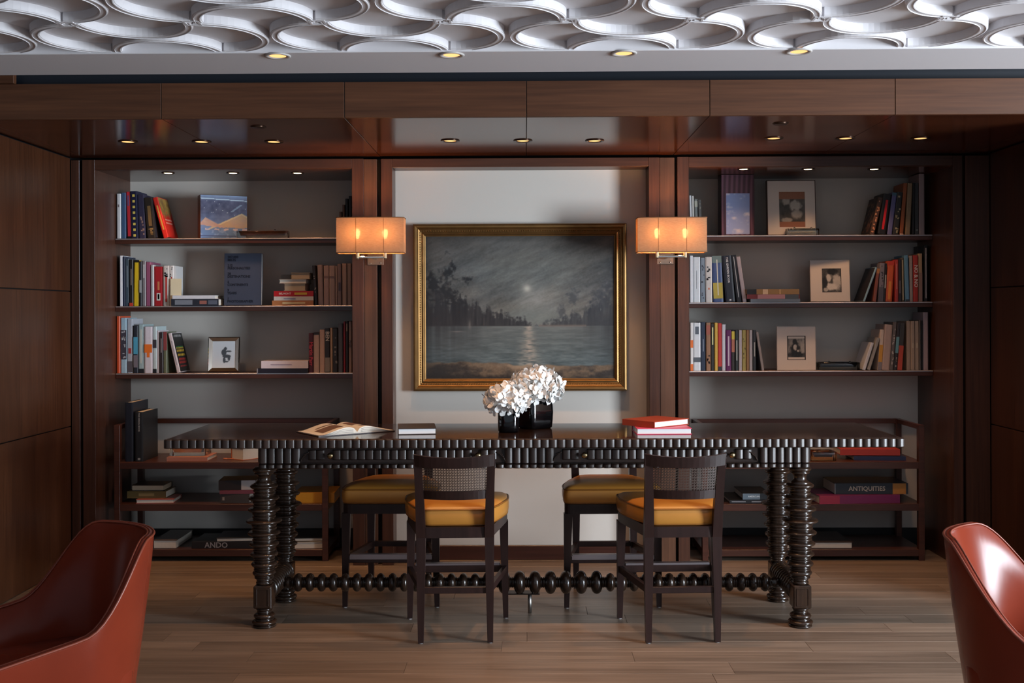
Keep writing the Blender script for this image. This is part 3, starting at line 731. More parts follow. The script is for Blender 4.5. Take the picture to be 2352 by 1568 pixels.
def landscape(u, v):
    hor = .375
    p = u * .86 + v * .5; q = v * .86 - u * .5
    streak = fbm(p, q, 4, 15, 1, 5); soft = fbm(u, v, 5, 6, 11, 4); grain = fbm(u, v, 120, 100, 31, 2); brush = fbm(p, q, 18, 70, 61, 3)
    d = np.hypot((u - .538) * 1.15, v - .63)
    sky = mixc((74, 70, 68), (120, 119, 116), 1.05 - d * 1.35)
    sky = sky + (streak - .5)[..., None] * np.array((70, 62, 54)) + (brush - .5)[..., None] * 26 + (soft - .5)[..., None] * np.array((20, 24, 30)) + (grain - .5)[..., None] * 14
    sky = mixc(sky, (70, 60, 56), np.clip((v - .74) * 1.4, 0, .5) * (.6 + .8 * (streak - .3)))
    sky = mixc(sky, (112, 122, 120), np.exp(-((v - .43) / .07) ** 2) * np.exp(-((u - .60) / .22) ** 2) * .5)
    sky = mixc(sky, (206, 198, 186), np.exp(-(d / .024) ** 2) * .7 + np.exp(-(d / .075) ** 2) * .25)
    # water with broken horizontal strokes
    wv = np.clip((hor - v) / hor, 0, 1); rip = fbm(u, v, 16, 80, 5, 4); rip2 = fbm(u, v, 40, 130, 6, 2)
    wat = mixc((104, 108, 108), (80, 92, 96), wv * 1.2) + (rip - .5)[..., None] * (30 + 40 * wv[..., None]) + (rip2 - .5)[..., None] * 34 * wv[..., None]
    wd = .020 + .040 * wv
    wat = mixc(wat, (182, 166, 152), np.exp(-((u - .545) / wd) ** 2) * np.clip(.42 + 1.3 * (rip2 - .42), 0, .9))
    # vertical grove texture shared by the trees and their reflections
    col_n = fbm(u, u * 0 + .3, 46, 1, 3, 3); col_f = fbm(u, v, 90, 6, 23, 3)
    refl = np.clip((.40 - u) * 2.6, 0, .85) + np.clip((u - .72) * 2.8, 0, .7)
    wat = mixc(wat, (48, 50, 54), refl * np.clip(1.05 - wv * 1.15, 0, 1) * (.45 + .9 * col_n))
    col = np.where((v > hor)[..., None], sky, wat)
    vv = v - hor; foli = fbm(u, v, 26, 20, 41, 4); fine = fbm(u, v, 70, 56, 71, 3)
    # left bank: low mass, trunks, and the big crown
    hl = (.19 * np.clip((.58 - u) / .5, 0, 1) ** .6) * (.45 + 1.1 * col_n)
    tr = np.where(fbm(u, u * 0 + .7, 70, 1, 9, 2) > .57, .30 * np.clip((.52 - u) / .5, 0, 1) * vnoise(u, u * 0, 30, 1, 7) + .03, 0) * (u > .03) * (u < .5)
    m = np.clip((np.maximum(hl, tr * .8) - vv) * 26 + (fine - .5) * 2.2, 0, 1) * (vv > -.004) * (u < .56)
    col = mixc(col, (40, 39, 43), m * (.80 + .6 * (col_f - .4)))
    crown = 1 - np.hypot((u - .085) / .125, (v - .635) / .15); crown2 = 1 - np.hypot((u - .14) / .08, (v - .58) / .09)
    m = np.clip((np.maximum(crown, crown2) + (foli - .52) * 2.2 + (fine - .5) * 1.6) * 1.5, 0, 1); col = mixc(col, (38, 38, 41), m * .92)
    m = np.exp(-((u - .07) / .05) ** 2) * (v > hor) * (v < .62) * (.3 + .6 * col_f); col = mixc(col, (48, 47, 51), np.clip(m, 0, .8))
    # right bank
    hr = (.20 * np.clip((u - .60) / .4, 0, 1) ** .8) * (.35 + 1.2 * col_n)
    tr = np.where(fbm(u, u * 0 + .2, 60, 1, 19, 2) > .56, .34 * np.clip((u - .66) / .34, 0, 1) * vnoise(u, u * 0, 26, 1, 17) + .02, 0) * (u > .68)
    m = np.clip((np.maximum(hr, tr * .85) - vv) * 24 + (fine - .5) * 2.4, 0, 1) * (vv > -.004) * (u > .58); col = mixc(col, (50, 53, 59), m * (.72 + .6 * (col_f - .4)))
    for (cu, cv, ru, rv) in ((.785, .57, .03, .05), (.94, .60, .05, .09), (.98, .66, .04, .10), (.91, .52, .05, .05), (.72, .47, .02, .05)):
        c_ = 1 - np.hypot((u - cu) / ru, (v - cv) / rv); m = np.clip((c_ + (foli - .5) * 2.0 + (fine - .5) * 1.8) * 1.3, 0, 1); col = mixc(col, (60, 63, 70), m * .6)
    col = mixc(col, (122, 104, 96), np.exp(-((v - hor + .003) / .007) ** 2) * (u > .6) * (u < .85) * .6)
    col = mixc(col, (58, 56, 58), np.exp(-((v - hor + .002) / .004) ** 2) * (u < .55) * .7)
    col = mixc(col, (132, 124, 120), np.exp(-((u - .235) / .008) ** 2) * np.exp(-((v - .38) / .03) ** 2) * .6 + np.exp(-((u - .17) / .035) ** 2) * np.exp(-((v - .333) / .004) ** 2) * .7)
    # shore
    sh = .115 + .016 * np.sin(u * 7 + .6) - .09 * np.clip(u - .66, 0, 1) + .03 * (fbm(u, v, 14, 5, 81, 3) - .5)
    lump = fbm(u, v, 16, 26, 91, 4)
    beach = mixc((112, 92, 74), (56, 48, 44), (sh - v) * 9 + (lump - .46) * 3.4) + (grain - .5)[..., None] * 22
    beach = mixc(beach, (178, 150, 126), np.exp(-((u - .54) / .17) ** 2) * np.exp(-((v - sh + .014) / .024) ** 2) * .65)
    col = mixc(col, beach, (sh - v) * 90)
    col = mixc(col, (44, 42, 42), np.exp(-((u - .05) / .11) ** 2) * np.exp(-((v - .05) / .06) ** 2) * .7)
    vg = np.clip(np.minimum(np.minimum(u, 1 - u), np.minimum(v, 1 - v)) / .05, 0, 1)
    return (col * (.80 + .20 * vg)[..., None]) * np.array((.85, .87, .865))
ob('canvas', paint_grid('canvas', PW_ - .14, PH_ - .14, 420, 320, landscape), printed('oil_paint', .5, .35), pt, (0, .004, .07))

# ================================================================== TUB ARMCHAIRS
LEATHER = plain('cognac_leather', (116, 44, 27), .24, spec=.18, vary=.16, vscale=7, bump=.06)
PIPE = plain('cognac_piping', (124, 54, 34), .4)
def sst(a, b, x): t = min(1, max(0, (x - a) / (b - a))); return t * t * (3 - 2 * t)
def armchair(x, y, rot, lab, a, b, backh, armh, q0, q1, drop, mirror=1):
    t = thing('tub_armchair', lab, 'armchair', (x, y, 0), rot, 'leather tub armchairs')
    pl = []
    for i in range(41):
        th = -PI / 2 + PI * i / 40; pl.append((a * math.sin(th), -b * math.cos(th), math.sin(th), -math.cos(th) * a / b, abs(th)))
    for k in range(1, 9):
        f = .30 * k / 8
        pl.append((a, f, 1, 0, PI / 2 + f)); pl.insert(0, (-a, f, -1, 0, PI / 2 + f))
    def rim(q): return armh + (backh - armh) * (1 - sst(math.radians(q0), math.radians(q1), q)) - drop * max(0, q - PI / 2) / .3
    T = .05; Zb = .22; loops = []; pip = []; pip2 = []
    for (px, py, nx, ny, q) in pl:
        nl = math.hypot(nx, ny); nx /= nl; ny /= nl; h = rim(q)
        row = []
        def P(off, z): row.append((px + nx * off, py + ny * off, z))
        fl = lambda z: -.075 * (1 - (z - Zb) / (h - Zb)) ** 1.2
        P(-.03, Zb)
        for k in range(9):
            z = Zb + (h - .012 - Zb) * k / 8; P(fl(z), z)
        P(-.001, h - .005); P(-.006, h); P(-.013, h + .002); P(-.020, h - .002); P(-.026, h - .012)
        for k in range(1, 8):
            z = h - .012 - (h - .012 - .38) * k / 7; P(-.032 - .05 * (k / 7) ** 1.3 - .018 * math.sin(PI * k / 7), z)
        loops.append(row); pip.append((px + nx * -.001, py + ny * -.001, h - .003)); pip2.append((px + nx * -.021, py + ny * -.021, h - .001))
    n = len(loops[0]); vs = [p for r in loops for p in r]; fs = []
    for i in range(len(loops) - 1):
        for k in range(n - 1): fs.append((i * n + k, i * n + k + 1, (i + 1) * n + k + 1, (i + 1) * n + k))
    fs.append(tuple(range(n))); fs.append(tuple((len(loops) - 1) * n + k for k in range(n)))
    ob('shell', mesh('shell', vs, fs, True), LEATHER, t)
    ob('piping', tube_mesh('piping', pip, .0045, 6), PIPE, t); ob('piping', tube_mesh('piping', pip2, .0035, 6), PIPE, t)
    seat = rounded_poly([Vector(p) for p in ((-.22, -.20), (.22, -.20), (.245, .30), (-.245, .30))], .12, 6)
    ob('seat_cushion', loft_mesh('seat_cushion', [[(p[0] * s, p[1] * s, z) for p in seat] for (z, s) in ((.30, .95), (.33, 1), (.40, 1.01), (.43, .97), (.445, .85), (.45, .5))]), LEATHER, t)
    ob('seat_base', loft_mesh('seat_base', [[(p[0] * s, p[1] * s, z) for p in seat] for (z, s) in ((.20, .9), (.30, .96))]), LEATHER, t)
    # inside back seam
    ob('back_seam', tube_mesh('back_seam', [(.258 * mirror, -.06, z) for z in (.45, .48, .50)], .002, 5), PIPE, t)
    for (lx, ly) in ((-.2, -.2), (.2, -.2), (-.22, .22), (.22, .22)):
        ob('leg', lathe_mesh('leg', [(.012, 0), (.014, .004), (.02, .2), (.02, .21)], 12), W_STOOL, t, (lx, ly, 0))
    return t
armchair(-1.492, 3.413, 2.314, 'cognac leather tub armchair near the panelled wall by the travel-book bookcase', .299, .306, .818, .568, 41.4, 93.2, .043)
armchair(1.638, 3.477, -2.174, 'cognac leather tub armchair near the dark panelled wall by the photograph bookcase', .311, .289, .80, .52, 30.7, 105.3, .039, mirror=-1)

# ================================================================== BOOKS
def bk(rgb, rough=.42): return plain('cover_%02x%02x%02x' % tuple(rgb), rgb, rough, spec=.4, vary=.08, vscale=60)
PAGES = plain('book_pages', (214, 208, 196), .8, spec=.2, vary=.06, vscale=90)
PAGES_D = plain('book_pages_aged', (176, 160, 138), .8, spec=.2)
_cm = {}
def u_cover(t, d, h, bt=.0028):
    """upright cover: spine at y=0 facing -Y, boards run back"""
    k = ('u', round(t, 4), round(d, 3), round(h, 3))
    if k in _cm: return _cm[k]
    r = min(.003, t * .2)
    poly = [(0, r), (t * .18, 0), (t * .82, 0), (t, r), (t, d), (t - bt, d), (t - bt, bt), (bt, bt), (bt, d), (0, d)]
    n = len(poly); vs = [(p[0], p[1], 0) for p in poly] + [(p[0], p[1], h) for p in poly]
    fs = [(k_, (k_ + 1) % n, n + (k_ + 1) % n, n + k_) for k_ in range(n)]
    for o in (0, n): fs += [(o + 0, o + 1, o + 7, o + 8), (o + 8, o + 9, o + 0), (o + 1, o + 2, o + 6, o + 7), (o + 2, o + 3, o + 6), (o + 3, o + 4, o + 5, o + 6)]
    m = mesh('cover', vs, fs); _cm[k] = m; return m
SPINE_ROT = Matrix(((0, 1, 0), (0, 0, -1), (-1, 0, 0))).to_euler()
FRONT_ROT = (PI / 2, 0, 0)
BOOKS_LABELS = set()
def spine_marks(p, t, h, rgb, n=1, z0=.25, z1=.75, w=.35):
    for i in range(n):
        x = t * (.5 + (i - (n - 1) / 2) * .4)
        ob('title_marks', box_mesh(t * w / n, .0006, h * (z1 - z0), 0), bk(rgb), p, (x, -.0004, h * (z0 + z1) / 2))
def book_up(x0, x1, Yf, z, h, lean, rgb, label, d=.19, o=None, group=None):
    """x0,x1 world; lean = sideways shift of the top in metres"""
    o = o or {}; t = max(.004, x1 - x0 - .0012); th = math.asin(max(-.6, min(.6, lean / h))) if h else 0
    px = x0 + .0006 if th <= 0 else x1 - .0006
    root = thing('book', label, 'book', (px, Yf, z + .0004), 0, group); root.rotation_euler = (0, th, o.get('rz', 0))
    off = 0 if th <= 0 else -t
    hh = h / math.cos(th) if abs(th) < .5 else h
    c = ob('cover', u_cover(t, d, hh), bk(rgb), root, (off, 0, 0))
    if t > .0085: ob('pages', box_mesh(t - .0062, d - .009, hh - .007, 0), o.get('pages', PAGES), root, (off + t / 2, d / 2 - .001, hh / 2))
    for (a, b, col) in o.get('bands', ()): ob('spine_band', box_mesh(t * .96, .0012, hh * (b - a), 0), bk(col), c, (t / 2, -.0002, hh * (a + b) / 2))
    if 'title' in o:
        s, col, zc, L = o['title']
        me = text_mesh(s, 1.0, 'CENTER', .018); wd = max(v.co.x for v in me.vertices) - min(v.co.x for v in me.vertices)
        sc = min(L * hh / wd, t * .80 / .72)
        ob('title', me, bk(col), c, (t / 2, -.0013, hh * zc), SPINE_ROT, (sc, sc, sc))
    if 'marks' in o:
        for (col, a, b, w) in o['marks']: ob('title_marks', box_mesh(max(.0015, t * w), .0008, hh * (b - a), 0), bk(col), c, (t / 2, -.0007, hh * (a + b) / 2))
    if 'speck' in o:
        col, a, b, n = o['speck']; rs = random.Random(int(x0 * 1e4))
        for q in range(n): ob('print_mark', box_mesh(t * rs.uniform(.15, .4), .0008, hh * rs.uniform(.015, .05), 0), bk(col), c, (t * rs.uniform(.25, .75), -.0007, hh * rs.uniform(a, b)))
    if 'side' in o:      # printed front board facing +X (or -X)
        side, fn = o['side']
        ob('cover_print', paint_grid('cover_print', d * .97, hh * .97, 24, 36, fn), printed(), c, (t + .0006 if side > 0 else -.0006, d / 2, hh * .015), (0, 0, PI / 2 if side > 0 else -PI / 2))
    return root
ORD = ['first', 'second', 'third', 'fourth', 'fifth', 'sixth', 'seventh', 'eighth', 'ninth', 'tenth', 'eleventh', 'twelfth', 'thirteenth', 'fourteenth', 'fifteenth', 'sixteenth', 'seventeenth']
def row(Yf, z, pyb, ents, phrase, anchor, group, rev=False, d=.19):
    n = len(ents); bk_ = []
    for i, e in enumerate(ents):
        o = e[6] if len(e) > 6 else {}; Y = Yf + o.get('dy', (i * 7 % 5) * .002)
        x0, x1 = at(e[0], pyb, Y)[0], at(e[1], pyb, Y)[0]; h = at((e[0] + e[1]) / 2, e[2], Y)[1] - z
        bk_.append([x0, x1, h, math.tan(math.asin(max(-.6, min(.6, e[3] * Y / F / h))))])
    def xl(b, zz): return b[0] + zz * b[3] if b[3] <= 0 else b[1] - (b[1] - b[0]) * math.sqrt(1 + b[3] ** 2) + zz * b[3]
    def xr(b, zz): return b[1] + zz * b[3] if b[3] > 0 else b[0] + (b[1] - b[0]) * math.sqrt(1 + b[3] ** 2) + zz * b[3]
    def over(l, r): return max(xr(l, q) - xl(r, q) for q in (.004, min(l[2], r[2]) * .98))
    # leaning books rest against their neighbours: keep faces from crossing
    if rev:
        for i in range(n - 2, -1, -1):
            v = over(bk_[i], bk_[i + 1])
            if v > 0: bk_[i][0] -= v; bk_[i][1] -= v
    else:
        for i in range(1, n):
            v = over(bk_[i - 1], bk_[i])
            if v > 0: bk_[i][0] += v; bk_[i][1] += v
    for i, e in enumerate(ents):
        p0, p1, pyt, lean, rgb, desc = e[:6]; o = e[6] if len(e) > 6 else {}
        Y = Yf + o.get('dy', (i * 7 % 5) * .002)
        x0, x1, h, _ = bk_[i]
        k = ORD[n - 1 - i] if rev else ORD[i]
        lab = '%s, %s from the %s, %s' % (desc, k, anchor, phrase)
        book_up(x0, x1, Y, z, h, lean * Y / F, rgb, lab, o.get('d', d), o, group)
# flat-lying books ---------------------------------------------------
def flat_cover(w, d, t, bt=.003):
    """lying cover, spine along the -Y edge (spine faces the viewer)"""
    k = ('f', round(w, 3), round(d, 3), round(t, 4))
    if k in _cm: return _cm[k]
    poly = [(0, 0), (d, 0), (d, bt), (bt, bt), (bt, t - bt), (d, t - bt), (d, t), (0, t)]
    n = len(poly); vs = [(-w / 2, p[0], p[1]) for p in poly] + [(w / 2, p[0], p[1]) for p in poly]
    fs = [(i, (i + 1) % n, n + (i + 1) % n, n + i) for i in range(n)]
    for o in (0, n): fs += [(o, o + 1, o + 2, o + 3), (o, o + 3, o + 4, o + 7), (o + 4, o + 5, o + 6, o + 7)]
    m = mesh('cover', vs, fs); _cm[k] = m; return m
def book_flat(xc, Y, z, w, d, t, rgb, label, rz=0, pages_front=False, pages=None, group=None, title=None, mark=None, bands=(), name='book'):
    r = thing(name, label, 'book', (xc, Y, z + .0004), rz, group)
    flip = pages_front
    c = ob('cover', flat_cover(w, d, t), bk(rgb), r, (0, d, 0) if flip else (0, 0, 0), (0, 0, PI) if flip else (0, 0, 0))
    if t > .009: ob('pages', box_mesh(w - .008, d - .010, t - .0065, 0), pages or PAGES, r, (0, d / 2 + (-.002 if flip else .001), t / 2))
    fy = -.0008
    if title:
        s, col, xo, L = title; me = text_mesh(s, 1.0, 'CENTER', .018); wd = max(v.co.x for v in me.vertices) - min(v.co.x for v in me.vertices)
        sc = min(L * w / wd, t * .85 / .72); ob('title', me, bk(col), r, (xo * w, fy - .0006, t * .5), FRONT_ROT, (sc, sc, sc))
    if mark:
        for (col, a, b, hz) in mark: ob('title_marks', box_mesh((b - a) * w, .0008, t * hz, 0), bk(col), r, ((a + b) / 2 * w - w / 2, fy, t / 2))
    for (a, b, col) in bands: ob('spine_band', box_mesh((b - a) * w, .0012, t * .98, 0), bk(col), r, ((a + b) / 2 * w - w / 2, -.0003, t / 2))
    return r
def flat_px(p0, p1, pyt, pyb, Y, z, rgb, label, d=.2, **k):
    x0, zb = at(p0, pyb, Y); x1, zt = at(p1, pyb, Y); zt = at((p0 + p1) / 2, pyt, Y)[1]; zb = at((p0 + p1) / 2, pyb, Y)[1]
    return book_flat((x0 + x1) / 2, Y, z, x1 - x0, d, zt - zb, rgb, label, **k), zt - zb
YF_ = SH_Y0 + .012
# ---- travel-book bookcase, top shelf
S1 = 'on the mountain-box shelf'; S2 = 'on the destinations-book shelf'; S3 = 'on the silver-frame shelf'
def art_red(u, v):
    n = fbm(u, v, 9, 12, 5); c = mixc((120, 90, 52), (186, 150, 70), n * 1.4 - .2); c = mixc(c, (196, 44, 34), (.62 - v + .3 * (n - .5)) * 12)
    c = mixc(c, (226, 180, 160), ((np.abs(v - .45) < .02) | (np.abs(v - .36) < .02)) * ((u > .15) & (u < .8)) * .8); return c
def art_dark(u, v): return mixc((40, 38, 46), (86, 80, 92), fbm(u, v, 8, 10, 9) * 1.5 - .4)
def art_rows(u, v):
    base = np.zeros(u.shape + (3,)) + np.array((30, 30, 30))
    rows_ = (np.mod(v * 26, 1) > .42) & (u > .12) & (u < .86) & (np.mod(u * 17 + np.floor(v * 26) * .37, 1) > .28)
    col = np.where((v > .62)[..., None], (56, 134, 70), np.where((v > .38)[..., None], (206, 168, 52), (176, 46, 44)))
    m = rows_ & (v > .12) & (v < .72); base = np.where(m[..., None], col, base)
    m2 = rows_ & (v > .84); return np.where(m2[..., None], (150, 150, 150), base)
row(YF_, LZ[0], 546, [
    (268, 277.5, 445, 0, (206, 206, 208), 'white book', {'marks': [((120, 110, 110), .70, .76, .3)]}),
    (278, 289, 442.5, 0, (62, 88, 122), 'denim blue book'),
    (290, 300, 440.5, -3, (196, 44, 56), 'red book with black foot', {'bands': [(0, .05, (20, 18, 20))], 'marks': [((110, 80, 120), .70, .92, .4)]}),
    (301, 317, 439, -3, (26, 28, 56), 'navy book with yellow-dashed spine', {'marks': [((214, 190, 92), .04 + .12 * k, .09 + .12 * k, .35) for k in range(8)]}),
    (318, 334, 447, -4, (52, 48, 70), 'dark violet photo book', {'speck': ((150, 120, 110), .05, .6, 8)}),
    (335, 354, 455, -8, (44, 36, 30), 'black-brown book with gold lettering', {'marks': [((120, 92, 56), .3, .8, .4)], 'speck': ((150, 116, 70), .02, .3, 6), 'side': (1, art_dark)}),
    (371, 383, 455, -25, (206, 44, 34), 'red leaning book with illustrated cover', {'marks': [((206, 150, 70), .2, .8, .28)], 'side': (1, art_red), 'd': .2}),
], S1, 'outer panel', 'books on the mountain-box shelf')
row(YF_, LZ[0], 546, [
    (779, 785.5, 486, 0, (96, 70, 54), 'small tan book'), (786.5, 792, 470, 0, (110, 78, 58), 'tan book'),
    (793, 800, 456, 0, (30, 27, 27), 'black book'), (801, 807.5, 450, 0, (28, 24, 26), 'taller black book'),
], S1, 'sconce pier', 'books on the mountain-box shelf', rev=True)
# ---- second shelf
row(YF_, LZ[1], 702, [
    (275, 281, 587, 0, (206, 208, 214), 'white thin book'), (281.5, 287.5, 589, 0, (34, 42, 64), 'navy book'),
    (288, 296.5, 594, 0, (66, 82, 96), 'slate blue book', {'marks': [((130, 140, 150), .4, .85, .25)]}),
    (297, 306, 596, 0, (36, 34, 34), 'black book with red foot', {'bands': [(0, .07, (190, 62, 44))], 'marks': [((120, 110, 104), .45, .8, .3)]}),
    (306.5, 319, 598, 2, (208, 178, 36), 'bright yellow book with black head', {'bands': [(.955, 1.0, (26, 24, 20))]}),
    (319.5, 325.5, 600, 0, (52, 54, 60), 'black and white book', {'bands': [(.3, .58, (150, 156, 160))]}),
    (326, 334, 599, 0, (122, 120, 124), 'grey book', {'marks': [((190, 190, 194), .62, .92, .4)]}),
    (334.5, 346, 602, 0, (142, 78, 108), 'mauve book'),
    (346.5, 353.5, 608, 0, (176, 182, 186), 'pale grey book'),
    (354, 374.5, 612, 0, (158, 32, 40), 'thick red book with white barcode label', {'marks': [((190, 120, 80), .4, .62, .22), ((206, 204, 200), .14, .33, .42), ((60, 60, 66), .17, .30, .2)]}),
    (375, 389, 610, 0, (196, 194, 192), 'white book with red and black lettering', {'marks': [((176, 60, 56), .1, .75, .3)], 'speck': ((40, 40, 46), .55, .97, 7)}),
    (389.5, 399, 610, 0, (200, 200, 200), 'white book with black brush marks', {'speck': ((40, 40, 46), .4, .97, 8), 'marks': [((170, 60, 56), .5, .72, .25)]}),
], S2, 'outer panel', 'books on the destinations-book shelf')
cx, _ = at(404, 677, YF_ - .012); cc = thing('card', 'cream blank card propped against the row of books, destinations-book shelf', 'card', (cx, YF_ - .010, LZ[1]))
z_ = at(404, 640, YF_ - .012)[1] - LZ[1]
ob('card_sheet', box_mesh(ax(416, YF_) - ax(391, YF_), .0016, z_, 0), plain('cream_card', (214, 206, 176), .7), cc, (0, 0, z_ / 2), (-.03, 0, 0))
ob('card_fold', box_mesh(ax(414, YF_) - ax(393, YF_), .0012, z_ * .98, 0), plain('cream_card', (214, 206, 176), .7), cc, (0, .003, z_ / 2), (.0, 0, 0))
_, t1 = flat_px(393, 502, 686, 702, YF_ - .03, LZ[1], (40, 44, 54), 'grey-black magazine with photo spine lying under a white book, destinations-book shelf', mark=[((120, 126, 136), .08, .45, .7), ((150, 96, 86), .6, .75, .5), ((90, 96, 110), .78, .97, .6)], d=.2)
flat_px(396, 494, 678, 686, YF_ - .025, LZ[1] + t1, (212, 214, 220), 'white slim book lying on the photo magazine, destinations-book shelf', d=.19)
book_flat(ax(514, YF_ + .1), YF_ + .09, LZ[1], .05, .12, .035, (26, 26, 32), 'small black book lying behind the dark blue destinations book')
# dark blue book standing face-on
bx0, bx1 = ax(515, YF_ + .03, 640), ax(601, YF_ + .03, 640); bh = at(558, 582, YF_ + .03)[1] - LZ[1]
db = thing('book', 'dark blue book with black block lettering listing miles and destinations', 'book', ((bx0 + bx1) / 2, YF_ + .02, LZ[1] + .0022)); db.rotation_euler = (-.05, 0, 0)
DBW = bx1 - bx0
ob('cover', mesh_at(box_mesh(DBW, .004, bh, .001), (0, .002, bh / 2)), bk((58, 64, 80)), db)
ob('cover', mesh_at(box_mesh(DBW, .004, bh, .001), (0, .032, bh / 2)), bk((58, 64, 80)), db)
ob('pages', mesh_at(box_mesh(DBW - .008, .024, bh - .008, 0), (0, .017, bh / 2)), PAGES, db)
for k, (l1, l2) in enumerate((('207,000', 'MILES'), ('212', 'PERSONALITIES'), ('28', 'DESTINATIONS'), ('6', 'CONTINENTS'), ('9', 'YEARS'), ('1', 'PHOTOGRAPHER'))):
    for q, s in enumerate((l1, l2)):
        me = text_mesh(s, .0215, 'LEFT', .0007); ob('cover_lettering', me, bk((20, 24, 36)), db, (-DBW / 2 + .022, -.0008, bh * (.925 - .1585 * k) - .0185 * q), FRONT_ROT, (.98, 1, 1))
# stack beside it
zz = LZ[1]; Ys = YF_ - .01
for (p0, p1, yt, yb_, col, lab, kw) in (
    (625, 720, 690.5, 702, (176, 112, 66), 'tan-orange book at the bottom of the small stack, destinations-book shelf', {'mark': [((214, 190, 140), .25, .8, .35)]}),
    (629, 720, 681.5, 690.5, (206, 198, 192), 'white book second up in the small stack, destinations-book shelf', {'mark': [((150, 146, 170), .25, .55, .25)]}),
    (629, 720, 669, 681.5, (176, 26, 34), 'red book with white and yellow lettering in the small stack', {'title': ('BELMONT', (226, 196, 186), -.22, .3), 'mark': [((206, 168, 52), .52, .84, .4)]}),
    (652, 702, 652, 669, (176, 158, 134), 'thick cream book above the red book in the small stack', {'pages_front': True, 'pages': PAGES_D}),
    (641, 704, 642, 651.5, (168, 160, 150), 'pale grey slim book near the top of the small stack', {'pages_front': True}),
    (668, 712, 627.5, 642, (160, 144, 120), 'cream book at the top of the small stack', {'pages_front': True, 'pages': PAGES_D})):
    r_, t_ = flat_px(p0, p1, yt, yb_, Ys, zz, col, lab, d=.16, **kw); zz += t_ + .0006
    if p0 == 641: zt_ = zz
flat_px(645, 667, 631.5, 642, Ys + .01, zt_, (52, 50, 50), 'small black book at the top of the small stack, beside the cream book', d=.11)
row(YF_, LZ[1], 702, [
    (722, 730, 610, -5, (40, 34, 34), 'black book with white marks', {'speck': ((150, 140, 134), .3, .9, 6)}),
    (731, 743, 608, -2, (150, 126, 120), 'pinkish grey volume'), (743.5, 756, 610, 0, (154, 130, 124), 'pinkish grey matching volume', {'marks': [((120, 96, 92), .70, .74, .9)]}),
    (756.5, 770, 610, 0, (158, 134, 126), 'pinkish grey lined volume', {'marks': [((120, 96, 92), .70, .74, .9)]}), (770.5, 774.5, 611, 0, (170, 146, 136), 'thin pale volume'),
    (775, 785, 606, 0, (124, 104, 102), 'grey volume with dark label', {'marks': [((70, 62, 76), .35, .55, .5)]}), (786, 797, 605, 0, (160, 136, 126), 'pale pinkish volume'), (797.5, 807.5, 605, 0, (140, 118, 108), 'dull beige volume'),
], S2, 'sconce pier', 'books on the destinations-book shelf', rev=True)
# ---- third shelf
row(YF_, LZ[2], 856, [
    (268, 276, 726, 0, (206, 82, 44), 'orange book'),
    (277, 291, 730, 0, (160, 186, 200), 'pale blue book with black crowd photo', {'bands': [(.25, .78, (66, 62, 72))], 'speck': ((176, 176, 180), .27, .76, 12)}),
    (292, 305, 732, 0, (174, 176, 184), 'light grey book with red spot', {'marks': [((170, 60, 60), .36, .46, .5)], 'bands': [(.02, .22, (92, 86, 92))]}),
    (306.5, 317, 748, 0, (40, 44, 54), 'black book with cyan band', {'bands': [(.40, .76, (82, 160, 190)), (.12, .38, (120, 112, 120))]}),
    (318, 330.5, 745, 0, (160, 180, 182), 'pale green-grey book', {'bands': [(0, .09, (32, 34, 40))], 'marks': [((196, 200, 190), .2, .9, .3)]}),
    (331.5, 350, 750, 0, (214, 208, 216), 'white book with orange band', {'bands': [(.44, .62, (230, 116, 42))], 'marks': [((230, 116, 42), .34, .46, .35)]}),
    (351, 360, 750, 0, (184, 200, 202), 'white-green book with black square', {'bands': [(.0, .09, (32, 34, 40)), (.54, .72, (62, 58, 66))]}),
    (360.5, 365.5, 759, 0, (206, 196, 200), 'thin white book'), (366, 375, 763, 0, (50, 42, 44), 'dark brown book', {'marks': [((150, 140, 140), .5, .85, .25)]}),
    (375.5, 384, 762, 0, (104, 110, 86), 'olive book with red head', {'bands': [(.55, 1, (140, 66, 66))]}),
    (406, 415, 766, -20, (206, 196, 200), 'leaning book with rows of coloured words', {'marks': [((150, 150, 160), .2, .8, .2)], 'side': (1, art_rows), 'd': .2}),
], S3, 'outer panel', 'books on the silver-frame shelf')
_, t1 = flat_px(590, 706, 846, 856.5, YF_ - .02, LZ[2], (30, 30, 44), 'dark navy box file lying under a white book, silver-frame shelf', d=.2, bands=[(0, .02, (150, 150, 156))])
flat_px(600, 708, 828.5, 845.5, YF_ - .012, LZ[2] + t1, (206, 198, 206), 'thick white book lying on the navy box file', d=.19, mark=[((150, 140, 160), .2, .65, .12)])
row(YF_, LZ[2], 856, [
    (709, 720, 765, 0, (74, 26, 36), 'maroon book with red script title', {'title': ('Martin Parr', (196, 60, 76), .48, .85)}),
    (720.5, 733.5, 763, 0, (176, 150, 140), 'pale pink book', {'bands': [(.94, 1, (40, 34, 34))]}), (734.5, 746, 757, 0, (182, 152, 138), 'taller pale pink book'),
    (746.5, 758, 754, 0, (40, 36, 38), 'black book with photo foot', {'bands': [(.02, .34, (130, 120, 112))], 'title': ('BEN', (190, 180, 170), .82, .3)}),
    (758.5, 764, 753, 0, (176, 146, 122), 'slim tan book'), (764.5, 776, 754, 0, (44, 38, 36), 'dark book', {'speck': ((130, 120, 110), .1, .9, 6)}),
    (777, 787.5, 743, 0, (84, 84, 92), 'slate grey book'), (789, 793.5, 738, 0, (140, 30, 40), 'slim red book'), (794, 800, 737, 0, (44, 36, 36), 'black book with pale top', {'marks': [((150, 130, 120), .8, .95, .4)]}),
    (801, 808, 738, 0, (150, 124, 114), 'beige book with dark title', {'title': ('Pirelli', (50, 40, 44), .56, .35)}),
], S3, 'sconce pier', 'books on the silver-frame shelf', rev=True)

